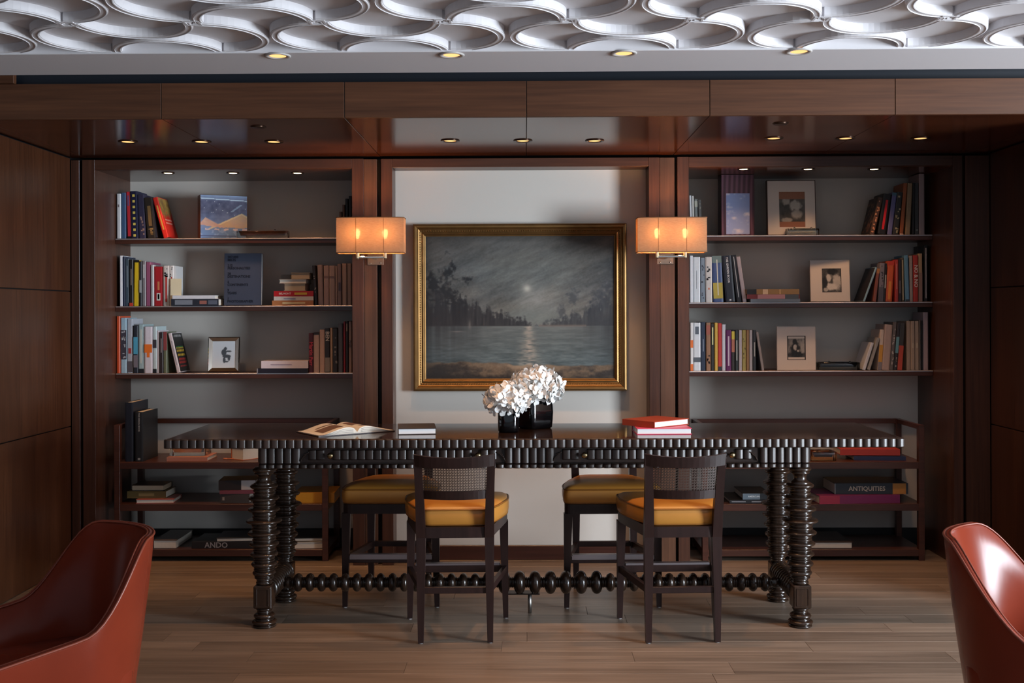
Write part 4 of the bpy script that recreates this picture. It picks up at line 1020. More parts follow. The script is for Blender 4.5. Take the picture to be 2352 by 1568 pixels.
# ---- photograph bookcase
T1 = 'on the large-photograph shelf'; T2 = 'on the couple-photograph shelf'; T3 = 'on the seated-portrait shelf'
row(YF_, RZ[0], 540, [
    (1585.5, 1590.5, 449, -2.5, (206, 208, 212), 'white thin book'), (1591, 1596, 450, -2, (196, 194, 188), 'white cream book'),
    (1597, 1604.5, 457, -2, (120, 124, 122), 'grey book', {'bands': [(.78, .95, (170, 170, 156))]}), (1605.5, 1613, 459, -3, (86, 86, 84), 'dark grey book', {'speck': ((140, 130, 120), .3, .95, 6)}),
], T1, 'sconce pier', 'books on the large-photograph shelf')
def art_flora(u, v): return mixc((34, 26, 24), (150, 104, 80), (fbm(u, v, 9, 12, 15) - .45) * 3)
row(YF_, RZ[0], 540, [
    (2005, 2016, 455, 20, (70, 48, 40), 'brown floral book', {'speck': ((190, 136, 104), .05, .9, 16), 'side': (-1, art_flora)}),
    (2021, 2041, 447, 14, (26, 22, 24), 'black book with red lettering', {'marks': [((196, 32, 44), .12, .85, .28)]}),
    (2043, 2054, 443, 12, (98, 100, 150), 'lilac blue book', {'bands': [(.93, 1, (70, 110, 130))]}),
    (2055, 2068, 442, 11, (44, 44, 44), 'black book with pale scrawls', {'speck': ((170, 160, 130), .05, .95, 12)}),
    (2070, 2079, 421, 10, (150, 84, 48), 'orange-brown book with white edge', {'bands': [(0, .02, (220, 190, 170))]}),
    (2083, 2094, 421, 6, (140, 120, 94), 'tan cloth book'), (2095, 2101, 420, 2, (30, 28, 28), 'black slim book'), (2102, 2111, 420, 0, (58, 60, 62), 'charcoal book', {'marks': [((140, 150, 150), .08, .1, .5)]}),
    (2111.5, 2124, 399, 0, (150, 134, 136), 'tall pale book'),
], T1, 'outer panel', 'books on the large-photograph shelf', rev=True)
row(YF_, RZ[1], 693, [
    (1584.5, 1592, 587, 0, (214, 218, 224), 'white slim book'), (1592.5, 1608.5, 590, 0, (206, 214, 220), 'wide white book', {'marks': [((160, 170, 180), .3, .7, .1)]}),
    (1609, 1620, 592, 0, (124, 138, 152), 'blue-grey book', {'speck': ((60, 66, 76), .02, .95, 9)}),
    (1621, 1636, 590, -1, (200, 198, 196), 'white book with black ticks', {'speck': ((40, 40, 44), .45, .95, 8), 'marks': [((200, 96, 50), .28, .32, .2)]}),
    (1637, 1660, 588, -4, (66, 84, 130), 'blue and yellow book', {'bands': [(.08, .42, (176, 160, 70)), (.85, 1., (104, 124, 124))], 'marks': [((206, 206, 196), .15, .92, .1)]}),
    (1661.5, 1683, 588, -9, (34, 38, 50), 'black book titled in white', {'title': ('THE GARDEN BOOK', (220, 222, 226), .69, .56), 'marks': [((214, 214, 220), .03, .06, .2)]}),
    (1684.5, 1696, 586, -13, (26, 28, 36), 'black leaning book', {'marks': [((190, 196, 200), .1, .96, .12)]}),
    (1697, 1706.5, 590, -15, (168, 162, 172), 'pale lilac leaning book'),
], T2, 'sconce pier', 'books on the couple-photograph shelf')
_, t1 = flat_px(1724, 1838, 686.5, 694, YF_ - .02, RZ[1], (108, 124, 142), 'blue-grey book at the bottom of the three lying books, couple-photograph shelf', d=.2)
_, t2 = flat_px(1716, 1837, 676.5, 686.5, YF_ - .018, RZ[1] + t1 + .0006, (112, 40, 44), 'red, pink and grey book in the middle of the three lying books', d=.2, bands=[(.2, .72, (176, 130, 140)), (.72, .98, (76, 84, 92))])
flat_px(1716, 1836, 664.5, 676.5, YF_ - .016, RZ[1] + t1 + t2 + .0012, (150, 120, 76), 'tan and brown book on top of the three lying books', d=.19, bands=[(0, .18, (30, 26, 30)), (.30, .40, (214, 190, 160)), (.62, .64, (206, 176, 130))])
def art_navy(u, v): return mixc((36, 34, 40), (52, 48, 54), fbm(u, v, 6, 6, 3))
row(YF_, RZ[1], 693, [
    (1986.5, 1991.5, 615, 27, (140, 176, 196), 'dark leaning book with pale blue spine', {'side': (-1, art_navy), 'd': .2}),
    (2006.5, 2014, 617, 9, (142, 82, 70), 'rust brown book', {'bands': [(.85, 1, (176, 120, 70))]}), (2017.5, 2029, 604, 4.5, (128, 122, 132), 'grey photo book', {'bands': [(.0, .38, (88, 86, 96))], 'speck': ((66, 62, 68), .4, .95, 8)}),
    (2029.5, 2033, 605, 5, (44, 44, 50), 'slim black book', {'bands': [(.35, .7, (170, 170, 166))]}), (2034, 2049, 600, 6, (206, 92, 50), 'orange book', {'marks': [((226, 140, 60), .05, .5, .4)], 'bands': [(.9, 1, (190, 60, 44))]}),
    (2056, 2064, 596, 0, (168, 60, 56), 'dull red book', {'marks': [((200, 120, 110), .3, .9, .3)]}), (2064.5, 2072, 596, 0, (46, 40, 46), 'black book with grey foot', {'marks': [((110, 104, 110), .2, .5, .4)]}),
    (2073, 2079, 592, -1, (86, 78, 68), 'black slim book with cream stripe', {'marks': [((190, 180, 150), .04, .95, .35)]}), (2080, 2089.5, 586, -3, (92, 138, 170), 'sky blue book', {'bands': [(0, .05, (50, 62, 76))]}),
    (2090, 2097.5, 587, -1, (150, 142, 138), 'pale grey book'), (2098.5, 2109.5, 586, 0, (160, 50, 44), 'red book with white circles', {'title': ('NO & NO', (216, 206, 200), .55, .85)}),
    (2110, 2119, 582, 0, (160, 134, 106), 'tan book', {'bands': [(.0, .6, (136, 110, 100))]}), (2123, 2131, 563, 0, (24, 22, 26), 'tall black book with white lettering', {'marks': [((176, 172, 176), .06, .95, .28)]}),
], T2, 'outer panel', 'books on the couple-photograph shelf', rev=True)
row(YF_, RZ[2], 851, [
    (1585.5, 1592.5, 741, 0, (220, 218, 216), 'white book with orange blocks', {'bands': [(.48, .64, (226, 116, 56)), (.0, .14, (226, 116, 56))]}),
    (1593, 1609.5, 741, 0, (214, 218, 222), 'white book with dark figure', {'marks': [((92, 100, 110), .76, .92, .5)], 'bands': [(.18, .28, (90, 96, 104))]}),
    (1610, 1621, 740, 0, (46, 56, 76), 'navy book', {'marks': [((130, 140, 156), .4, .65, .2)]}), (1622, 1632.5, 741, 0, (150, 112, 86), 'brown book with dark dots', {'speck': ((50, 34, 30), .05, .4, 6), 'bands': [(.75, .95, (160, 92, 76))]}),
    (1633, 1641, 743, 0, (54, 52, 48), 'black book with yellow title', {'marks': [((206, 206, 150), .55, .92, .4)]}), (1641.5, 1649, 741, 0, (206, 170, 78), 'mustard yellow book'),
    (1649.5, 1658, 742, 0, (188, 62, 60), 'red book', {'bands': [(0, .09, (50, 52, 60))]}), (1658.5, 1667, 745, 0, (200, 206, 216), 'white book'),
    (1667.5, 1680, 758, 0, (96, 36, 92), 'purple book with white title', {'marks': [((206, 190, 206), .12, .85, .26)]}),
    (1680.5, 1688, 759, 0, (60, 58, 58), 'black book with yellow and rust head', {'bands': [(.78, .98, (206, 190, 74)), (.46, .78, (176, 112, 92))]}), (1689, 1696, 758, 0, (50, 58, 62), 'dark teal book', {'marks': [((180, 186, 184), .25, .75, .35)]}),
    (1697, 1704.5, 758, 0, (176, 172, 180), 'pale lilac book'), (1705, 1714, 758, 0, (160, 150, 90), 'olive book', {'speck': ((90, 84, 50), .1, .9, 6)}), (1714.5, 1721, 758, 0, (146, 116, 84), 'light brown book'),
    (1721.5, 1729, 758, 0, (172, 176, 188), 'pale blue-grey book'), (1729.5, 1737, 758, 0, (52, 60, 70), 'slate book', {'marks': [((170, 180, 184), .35, .7, .35)]}), (1748, 1754, 763, -13, (150, 150, 158), 'leaning grey book'),
], T3, 'sconce pier', 'books on the seated-portrait shelf')
row(YF_, RZ[2], 851, [
    (1980.5, 1988, 788, 19, (190, 194, 204), 'white leaning book'), (1991.5, 1999, 777, 22, (146, 144, 142), 'grey leaning book'),
    (2016, 2025, 757, 7, (196, 180, 170), 'cream and ochre book', {'bands': [(.2, .62, (190, 140, 56)), (.0, .2, (120, 116, 124))]}), (2025.5, 2043, 746, 8, (164, 144, 138), 'wide beige book'),
    (2043.5, 2052, 740, 9, (96, 90, 90), 'black and white photo book', {'speck': ((180, 172, 170), .02, .95, 14)}), (2052.5, 2060, 741, 9, (46, 44, 50), 'black book with teal band', {'bands': [(.36, .70, (98, 146, 158))], 'speck': ((170, 164, 164), .02, .3, 6)}),
    (2060.5, 2072, 742, 8, (60, 60, 60), 'charcoal book with red lower half', {'bands': [(.0, .52, (176, 70, 54))]}),
    (2083, 2092, 737, 0, (150, 134, 122), 'beige volume'), (2092.5, 2101.5, 737, 0, (154, 138, 124), 'beige matching volume', {'marks': [((180, 170, 150), .45, .55, .3)]}), (2102, 2111, 737, 0, (152, 136, 122), 'beige end volume', {'marks': [((180, 170, 150), .45, .55, .3)]}),
    (2112, 2115, 735, 0, (100, 96, 96), 'thin grey book'), (2115.5, 2120.5, 736, 0, (30, 28, 30), 'black narrow book'), (2121, 2132.5, 717, 0, (160, 142, 146), 'tall pale mauve book'),
], T3, 'outer panel', 'books on the seated-portrait shelf', rev=True)

# ---- low shelf units
Yc = CY0 + .03
def lowrow(p0, p1, pyt, pyb, Y, z, rgb, lab, **k): return flat_px(p0, p1, pyt, pyb, Y, z, rgb, lab, **k)
for (p0, p1, yt, col, lab, o) in ((287, 306, 924, (28, 31, 42), 'taller black book standing on the low walnut unit', {}), (310, 329, 946, (30, 31, 34), 'shorter black book with white spine title standing on the low walnut unit', {'title': ('THE DESIGN BOOK', (170, 168, 166), .79, .38), 'marks': [((150, 150, 150), .03, .07, .3)]})):
    x0, x1 = ax(p0, Yc, 1050), ax(p1, Yc, 1050); book_up(x0, x1, Yc, CLZ[0], at(p0, yt, Yc)[1] - CLZ[0], 0, col, lab, .27, o)
Yc = CY0 + .04
_, tb_ = flat_px(383, 476, 1051.5, 1061, Yc, CLZ[0], (176, 120, 104), 'salmon book under the glass ashtray on the low walnut unit', d=.22)
gx = (ax(383, Yc, 1056) + ax(472, Yc, 1056)) / 2; GT1 = (gx - .006, Yc + .11, CLZ[0] + tb_ + .001)
book_flat(ax(574, Yc, 1056), Yc + .10, CLZ[0], .17, .12, .075, (196, 120, 84), 'thick tan book with ribbon marker behind the table leg', rz=.9, pages_front=True, pages=PAGES)
rb = thing('ribbon_bookmark', 'peach ribbon lying on the low walnut unit shelf', 'ribbon', (ax(534, Yc, 1056), Yc + .1, CLZ[0]))
ob('ribbon_strip', tube_mesh('ribbon', [(-.06, 0, .003), (-.02, .0, .003), (.01, -.005, .012), (.035, -.01, .02), (.05, -.015, .008)], .0028, 6), plain('peach_ribbon', (206, 128, 92), .6), rb)
ob('ribbon_end', tube_mesh('ribbon_end', [(-.085, .004, .003), (-.06, .0, .003)], .0034, 6), plain('peach_ribbon', (206, 128, 92), .6), rb)
Yc = CY0 + .03
_, ta = flat_px(313, 398, 1150, 1159, Yc, CLZ[1], (170, 96, 92), 'pink book, lowest of the small stack on the middle shelf of the low unit', d=.2, rz=.06, pages_front=True)
_, tb2 = flat_px(292, 381, 1131, 1147, Yc + .04, CLZ[1] + ta + .001, (104, 88, 50), 'olive book in the small stack on the middle shelf of the low unit', d=.2, mark=[((150, 130, 84), .3, .7, .4)])
flat_px(302, 376, 1118, 1131, Yc + .05, CLZ[1] + ta + tb2 + .002, (60, 46, 36), 'brown book with cream pages on top of the olive book', d=.17, pages_front=True, pages=PAGES_D)
_, ta = flat_px(507, 573, 1136, 1157, Yc, CLZ[1], (66, 62, 62), 'charcoal book with round emblem behind the turned table leg', d=.2, mark=[((150, 144, 140), .06, .13, .35)])
_, tb2 = flat_px(505, 584, 1127, 1135, Yc, CLZ[1] + ta + .001, (120, 66, 82), 'plum slim book on the charcoal book', d=.2, rz=.06)
flat_px(503, 588, 1104, 1126, Yc + .01, CLZ[1] + ta + tb2 + .002, (40, 34, 36), 'black book with pale pages on the plum book', d=.2, rz=.10, bands=[(.6, .98, (176, 174, 176))])
flat_px(676, 768, 1134, 1157, CY0 + .042, CLZ[1], (190, 132, 34), 'ochre yellow book lying on the middle shelf behind the table', d=.26, rz=.03)
flat_px(352, 405, 1243, 1262, Yc, CLZ[2], (92, 86, 84), 'grey-covered thick book with pale pages on the lowest shelf', d=.33, pages_front=True)
_, ta = flat_px(440, 582, 1247, 1262, Yc, CLZ[2], (32, 30, 32), 'black book with ANDO on its spine', d=.27, title=('ANDO', (150, 150, 156), -.10, .55))
flat_px(498, 590, 1238, 1246, Yc + .01, CLZ[2] + ta + .001, (60, 64, 70), 'slate slim book on the black ANDO book', d=.24, rz=.09, pages_front=True)
_, ta = flat_px(664, 742, 1246, 1261, Yc, CLZ[2], (176, 170, 164), 'pale thick book on the lowest shelf behind the back table leg', d=.26, rz=.08, pages_front=True)
flat_px(666, 742, 1237, 1245, Yc + .01, CLZ[2] + ta + .001, (30, 36, 40), 'dark slim book on the pale thick book', d=.25, rz=.08, pages_front=True)
# the other unit
Yc = CY0 + .05
_, ta = flat_px(1962, 2080, 1052, 1061, Yc + .02, CRZ[0], (38, 48, 84), 'navy book under the red book on the low unit', d=.22, rz=-.05)
flat_px(1931, 2066, 1038, 1052, Yc + .04, CRZ[0] + ta + .0045, (164, 52, 42), 'red book lying on the navy book on the low unit', d=.22, rz=-.07)
Yc = CY0 + .03
_, ta = flat_px(1676, 1768, 1153, 1160.5, Yc, CRZ[1], (24, 24, 28), 'black slim book with small white print beneath the black spine-labelled book', d=.3, mark=[((150, 150, 154), .05, .4, .18), ((150, 150, 154), .55, .82, .2)])
flat_px(1706, 1770, 1139, 1153, Yc + .01, CRZ[1] + ta + .001, (30, 36, 42), 'black book with grey spine label by the stool back', d=.28, bands=[(.0, .62, (96, 112, 124))], title=('AMERICAN', (206, 216, 220), -.10, .42))
_, ta = flat_px(1880, 2070, 1147, 1166, Yc - .015, CRZ[1], (118, 42, 92), 'magenta and purple book under the ANTIQUITIES book', d=.28, rz=.08, bands=[(0, .25, (160, 50, 80))])
flat_px(1917, 2086, 1121, 1146, Yc + .02, CRZ[1] + ta + .001, (40, 50, 60), 'thick dark book with ANTIQUITIES on its spine', d=.27, title=('ANTIQUITIES', (176, 168, 156), -.06, .5), bands=[(.79, .97, (170, 116, 52)), (.0, .012, (130, 140, 146))])
flat_px(1802, 1958, 1249, 1263.5, Yc, CRZ[2], (58, 50, 48), 'dark-covered book with white pages on the lowest shelf of the unit', d=.33, pages_front=True)

# ================================================================== FRAMES, BOX, GLASS
def bw(u, v, seed, blobs):
    c = fbm(u, v, 7, 8, seed) * 60 + 40
    for (a, b, ra, rb, val) in blobs:
        m = np.clip(1.5 - ((u - a) / ra) ** 2 - ((v - b) / rb) ** 2 + 1.6 * (fbm(u, v, 10, 10, seed + 7) - .5), 0, .9) / .9; c = c * (1 - m) + (val + 18 * (fbm(u, v, 14, 14, seed + 3) - .5)) * m
    return np.repeat(c[..., None], 3, 2) * np.array((1.0, .98, .95))
WHITE_MAT = plain('white_mount_board', (206, 200, 196), .75, spec=.2)
def photo_frame(px0, px1, pyt, pyb, win, Y, z, label, fn, frame_rgb, rot=0, tilt=.10, edge=.006, thick=.02, band=None):
    x0, x1 = ax(px0, Y, pyb), ax(px1, Y, pyb); W = x1 - x0; H = at((px0 + px1) / 2, pyt, Y)[1] - z; H = H / math.cos(tilt)
    t = thing('photo_frame', label, 'picture frame', ((x0 + x1) / 2, Y, z + .001 + thick * math.sin(tilt)), rot); t.rotation_euler = (-tilt, 0, rot)
    a, b, c, d = win        # window as fractions of W, H: left, right, bottom, top
    bx = lambda nm, xa, xb, za, zb, y0, y1, m: ob(nm, box_mesh((xb - xa) * W, y1 - y0, (zb - za) * H, 0), m, t, (((xa + xb) / 2 - .5) * W, (y0 + y1) / 2, (za + zb) / 2 * H))
    fm = plain('frame_%d_%d_%d' % frame_rgb, frame_rgb, .4); e = edge / W; eh = edge / H
    bx('frame_side', 0, e, 0, 1, -.003, thick, fm); bx('frame_side', 1 - e, 1, 0, 1, -.003, thick, fm); bx('frame_side', e, 1 - e, 0, eh, -.003, thick, fm); bx('frame_side', e, 1 - e, 1 - eh, 1, -.003, thick, fm)
    for (xa, xb, za, zb) in ((e, a, eh, 1 - eh), (b, 1 - e, eh, 1 - eh), (a, b, eh, c), (a, b, d, 1 - eh)): bx('mount', xa, xb, za, zb, 0, .003, WHITE_MAT)
    bx('backing', e, 1 - e, eh, 1 - eh, .006, thick - .002, plain('frame_back', (60, 44, 34), .6))
    ob('photograph', paint_grid('photograph', (b - a) * W, (d - c) * H, 44, 56, fn), printed(), t, (((a + b) / 2 - .5) * W, .0035, c * H))
    ob('easel_leg', box_mesh(.03, .004, H * .6, 0), plain('frame_back', (60, 44, 34), .6), t, (0, thick + H * .03, H * .5), (tilt * .8, 0, 0))
    return t
YP = YF_ + .045
photo_frame(1763, 1875, 414, 538, (.25, .78, .15, .79), YP, RZ[0], 'large white-mounted cloud photograph in a dark wood frame', lambda u, v: np.where(((v > .80) | (v < .15))[..., None], (140, 92, 70), bw(u, v, 4, [(.42, .5, .2, .3, 62), (.28, .72, .14, .10, 150), (.62, .60, .22, .14, 165), (.7, .36, .2, .12, 150), (.3, .2, .2, .06, 150)])), (66, 42, 28), tilt=.07, edge=.004, thick=.03)
photo_frame(1863, 1952, 598, 692, (.30, .79, .22, .80), YP - .01, RZ[1], 'white-mounted black and white photograph of a couple', lambda u, v: bw(u, v, 14, [(.35, .62, .14, .16, 190), (.62, .72, .17, .17, 110), (.78, .45, .2, .32, 180), (.45, .25, .3, .14, 200), (.55, .86, .26, .12, 26), (.12, .4, .14, .3, 30), (.2, .12, .12, .08, 170)]), (186, 180, 176), rot=-.10, tilt=.12, edge=.003)
photo_frame(1785, 1874, 750, 850, (.265, .745, .23, .785), YP - .01, RZ[2], 'white-mounted black and white photograph of a seated person', lambda u, v: np.where(((u < .05) | (u > .95) | (v < .03) | (v > .97))[..., None], (40, 34, 32), np.where(((v < .11) | (v > .89))[..., None], (196, 188, 180), bw(u, v, 24, [(.5, .48, .5, .5, 128), (.42, .74, .12, .13, 26), (.45, .42, .26, .26, 26), (.5, .22, .45, .12, 24), (.44, .52, .09, .11, 170), (.6, .38, .06, .05, 176), (.85, .6, .12, .3, 150)]))), (190, 184, 180), tilt=.03, edge=.003)
# silver frame
x0, x1 = ax(480, YP, 855), ax(551, YP, 855); W = (x1 - x0); H = (at(512, 776, YP)[1] - LZ[2]) * 1.02
sf = thing('photo_frame', 'shiny silver photo frame with a picture of a jumping figure', 'picture frame', ((x0 + x1) / 2 - .004, YP - .01, LZ[2] + .004)); sf.rotation_euler = (-.16, 0, .10)
SILV = plain('bright_silver', (226, 222, 212), .10, 1.0, vary=.15, vscale=25)
pr_ = [(0, .012), (0, -.002), (.004, -.010), (.020, .0005), (.021, .003), (.021, .012)]
hb2, vb2 = frame_bar(W, [(z * 1.35, y) for z, y in pr_]), frame_bar(H, [(z * 1.35, y) for z, y in pr_])
ob('frame_bar', hb2, SILV, sf); ob('frame_bar', hb2, SILV, sf, (0, 0, H), (0, PI, 0)); ob('frame_bar', vb2, SILV, sf, (-W / 2, 0, H / 2), (0, PI / 2, 0)); ob('frame_bar', vb2, SILV, sf, (W / 2, 0, H / 2), (0, -PI / 2, 0))
def jump(u, v):
    c = np.zeros(u.shape + (3,)) + np.array((196, 206, 214)); m = np.zeros(u.shape)
    for (a, b, ra, rb) in ((.56, .72, .06, .055), (.50, .58, .10, .11), (.62, .44, .16, .055), (.72, .38, .05, .10), (.52, .30, .05, .10), (.70, .62, .12, .025), (.60, .24, .10, .025)):
        m = np.maximum(m, np.clip(1.5 - ((u - a) / ra) ** 2 - ((v - b) / rb) ** 2, 0, .5) / .5)
    return mixc(c, (66, 74, 82), m)
ob('photograph', paint_grid('photograph', W - .052, H - .052, 40, 50, jump), printed(), sf, (0, .003, .026)); ob('backing', box_mesh(W - .01, .008, H - .01, 0), BLACK, sf, (0, .010, H / 2))
ob('easel_leg', box_mesh(.025, .004, H * .6, 0), BLACK, sf, (0, .026, H * .5), (.12, 0, 0))
# mountain-scene box
YM = YF_ + .004
x0, x1 = ax(459, YM, 545), ax(566, YM, 545); W = x1 - x0; H = at(512, 446, YM)[1] - LZ[0]
mb = thing('picture_box', 'glossy box showing snowy mountains under a starry sky', 'box', (x0 + .002, YM, LZ[0] + .0006), .44); W *= .985
ob('box_body', mesh_at(box_mesh(W * 1.02, .10, H, .002), (W * .51, .05, H / 2)), plain('box_brown', (92, 50, 28), .35), mb)
def mountain(u, v):
    n = fbm(u, v, 12, 12, 3, 4); c = mixc((118, 150, 200), (96, 98, 124), (v - .2) * 2.2) + (n - .5)[..., None] * 46
    c = mixc(c, (150, 176, 210), (v - .86) * 6); c = mixc(c, (206, 226, 240), (np.abs(v - .925 + .04 * u) < .012) * .9)
    def tri(px, pv, sl, sr): return pv - np.where(u < px, (px - u) * sl, (u - px) * sr)
    h2 = tri(.88, .575, .52, .55); c = mixc(c, mixc((186, 164, 150), (206, 176, 130), n), ((h2 - v) * 60) * (v > .23 + .05 * n)); c = mixc(c, (232, 214, 160), (np.abs(h2 - v) < .018) * .8)
    h1 = tri(.10, .49, 1.2, .56); c = mixc(c, mixc((206, 190, 170), (196, 150, 140), n), ((h1 - v) * 60) * (v > .27 + .06 * n - .12 * u))
    c = mixc(c, (104, 138, 190), np.clip((.24 - v) * 14, 0, 1) * (n < .62)); c = mixc(c, (226, 206, 206), (np.abs(v - .21 + .04 * (n - .5)) < .018) * (np.mod(u * 5, 1) > .45) * .8)
    c = mixc(c, (176, 200, 220), (np.abs((u - .66) - (v - .62) * 1.25) < .03) * (v > .62) * (v < .8) * .6)
    c = mixc(c, (230, 236, 240), (vnoise(u, v, 60, 60, 9) > .965) * (v > .5)); return mixc(c, (70, 84, 130), (np.abs(v - .055) < .012) * .8)
ob('box_front_print', paint_grid('box_front', W * 1.0, H * .985, 90, 80, mountain), printed('glossy_print', .18, .6), mb, (W * .51, -.0008, H * .008))
# tall maroon curtain-print book with a plain sky panel
YS = YF_ + .02
x0, x1 = ax(1657, YS, 538), ax(1733, YS, 538); W = x1 - x0; H = at(1695, 401, YS)[1] - RZ[0]
mc = thing('book', 'tall maroon book face-on with a sky-blue cloud panel', 'book', ((x0 + x1) / 2, YS, RZ[0] + .0006)); mc.rotation_euler = (0, 0, 0)
def curtain(u, v):
    s = .5 + .5 * np.sin(u * 42 + 1.2 * np.sin(v * 3)); c = mixc((58, 26, 38), (104, 66, 82), s)
    n = fbm(u, v, 5, 14, 8, 4); sky = mixc((150, 164, 206), (120, 136, 180), v * 1.2); sky = mixc(sky, (206, 200, 210), (n - .5) * 3.5)
    m = (u > .14) & (u < .86) & (v > .02) & (v < .70); return np.where(m[..., None], sky, c)
ob('cover', mesh_at(box_mesh(W, .004, H, .001), (0, .002, H / 2)), bk((58, 26, 38)), mc); ob('cover', mesh_at(box_mesh(W, .004, H, .001), (0, .118, H / 2)), bk((58, 26, 38)), mc)
ob('spine', mesh_at(box_mesh(.004, .112, H, .0005), (-W / 2 + .002, .060, H / 2)), bk((40, 24, 34)), mc); ob('pages', mesh_at(box_mesh(W - .012, .110, H - .01, 0), (-.001, .060, H / 2)), PAGES, mc)
ob('cover_print', paint_grid('cover_print', W * .985, H * .985, 60, 90, curtain), printed(), mc, (0, -.0008, H * .008))
# glass dishes and trays
GL = glass('clear_glass', (236, 240, 236)); GL_A = glass('amber_glass', (206, 150, 100), .03)
def glass_tray(cx, cy, z, w, d, h, label, mat, rz=0, wall=.012, nm='glass_dish'):
    t = thing(nm, label, 'glass dish', (cx, cy, z + .0008), rz)
    P = lambda sx, sy, zz, r: [(p[0], p[1], zz) for p in rounded_poly([Vector(q) for q in ((-sx, -sy), (sx, -sy), (sx, sy), (-sx, sy))], r, 4)]
    L = [P(w / 2 - .004, d / 2 - .004, 0, .012), P(w / 2, d / 2, .004, .014), P(w / 2, d / 2, h - .003, .014), P(w / 2 - .003, d / 2 - .003, h, .013), P(w / 2 - wall, d / 2 - wall, h - .002, .012), P(w / 2 - wall - .012, d / 2 - wall - .012, h * .42, .012)]
    ob('bowl', loft_mesh('bowl', L), mat, t)
    for s in (-1, 1): ob('rim_notch', lathe_mesh('notch', [(.006, -.006), (.007, 0), (.006, .006)], 10, 'Y'), mat, t, (s * w * .25, -d / 2 + .006, h + .002))
    return t
glass_tray(ax(602, YF_), YF_ + .036, LZ[0], ax(660, YF_) - ax(541, YF_), .07, at(600, 530, YF_)[1] - LZ[0], 'clear glass tray beside the mountain-scene box', GL)
glass_tray(ax(1845, YF_), YF_ + .018, RZ[0], ax(1883, YF_) - ax(1806, YF_), .042, .042, 'clear glass dish in front of the large white-mounted photograph', GL)
glass_tray(ax(1930, YF_), YF_ + .07, RZ[2], ax(1978, YF_) - ax(1882, YF_), .11, .050, 'smoky clear glass dish beside the seated-person photograph', glass('smoky_glass', (150, 156, 156)))
glass_tray(GT1[0], GT1[1], GT1[2], .225, .15, .052, 'clear glass ashtray resting on the salmon book', GL)
glass_tray(ax(1888, CY0 + .1, 1056) , CY0 + .12, CRZ[0], .16, .14, .055, 'amber glass ashtray on the low unit behind the table edge', GL_A)

# ================================================================== TABLE TOP THINGS
# vases
VG = plain('black_glazed_glass', (8, 8, 10), .06, spec=.7)
def vase(cx, cy, rx, h, r, rz, label, bulge):
    t = thing('vase', label, 'vase', (cx, cy, TZ + .0006), rz)
    def ring(s, zz): return [(p[0], p[1], zz) for p in rounded_poly([Vector(q) for q in ((-s, -s), (s, -s), (s, s), (-s, s))], r * s, 7)]
    L = [ring(rx * .90, 0), ring(rx * .985, .006), ring(rx * (1 + bulge * .6), h * .3), ring(rx * (1 + bulge), h * .55), ring(rx * (1 + bulge * .5), h * .85), ring(rx * .99, h), ring(rx * .93, h), ring(rx * .92, h * .6)]
    ob('vase_body', loft_mesh('vase_body', L), VG, t)
    ob('vase_foot', loft_mesh('vase_foot', [ring(rx * .84, -.0005), ring(rx * .88, .004)]), VG, t)
    ob('water', loft_mesh('water', [ring(rx * .90, h * .58), ring(rx * .90, h * .62)]), plain('dark_water', (10, 12, 12), .05), t)
    return t
vx, vy = atz(1168, 992, TZ); vase(vx, vy + .02, .053, .112, .96, .1, 'small round black glass vase holding the lower white hydrangea', .03)
wx, wy = atz(1229, 985, TZ); vase(wx, wy + .06, .070, .150, .34, .62, 'larger square black glass vase holding the upper white hydrangea', .06)
PETAL = plain('white_petal', (236, 236, 234), .55, spec=.3, vary=.04, vscale=40)
pm = PETAL.node_tree.nodes['Principled BSDF']; pm.inputs['Subsurface Weight'].default_value = .15; pm.inputs['Subsurface Radius'].default_value = (.01, .01, .01)
def floret_mesh(seed):
    rs = random.Random(seed); vs = []; fs = []
    for k in range(4):
        a = k * PI / 2 + rs.uniform(-.25, .25); s0 = len(vs); cup = rs.uniform(.25, .7); wd = rs.uniform(.85, 1.15); ln = rs.uniform(.9, 1.15)
        grid = [(0, [0]), (.35, [-.24, 0, .24]), (.70, [-.42, 0, .42]), (.95, [-.34, 0, .34]), (1.08, [-.12, 0, .12])]
        idx = []
        for (r, ws) in grid:
            rowi = []
            for w_ in ws:
                x = r * ln; y = w_ * wd; z = cup * (r ** 1.6) - .35 * (r > 1.0) * .3 + .10 * math.sin(6 * w_ + k) + .16 * abs(w_)
                rowi.append(len(vs)); vs.append((math.cos(a) * x - math.sin(a) * y, math.sin(a) * x + math.cos(a) * y, z))
            idx.append(rowi)
        fs += [(idx[0][0], idx[1][0], idx[1][1]), (idx[0][0], idx[1][1], idx[1][2])]
        for i in range(1, 4):
            for j in range(2): fs.append((idx[i][j], idx[i + 1][j], idx[i + 1][j + 1], idx[i][j + 1]))
    m = bpy.data.meshes.new('floret'); m.from_pydata(vs, [], fs); m.update(); m.polygons.foreach_set('use_smooth', [True] * len(m.polygons)); return m
FLO = [floret_mesh(s) for s in range(6)]
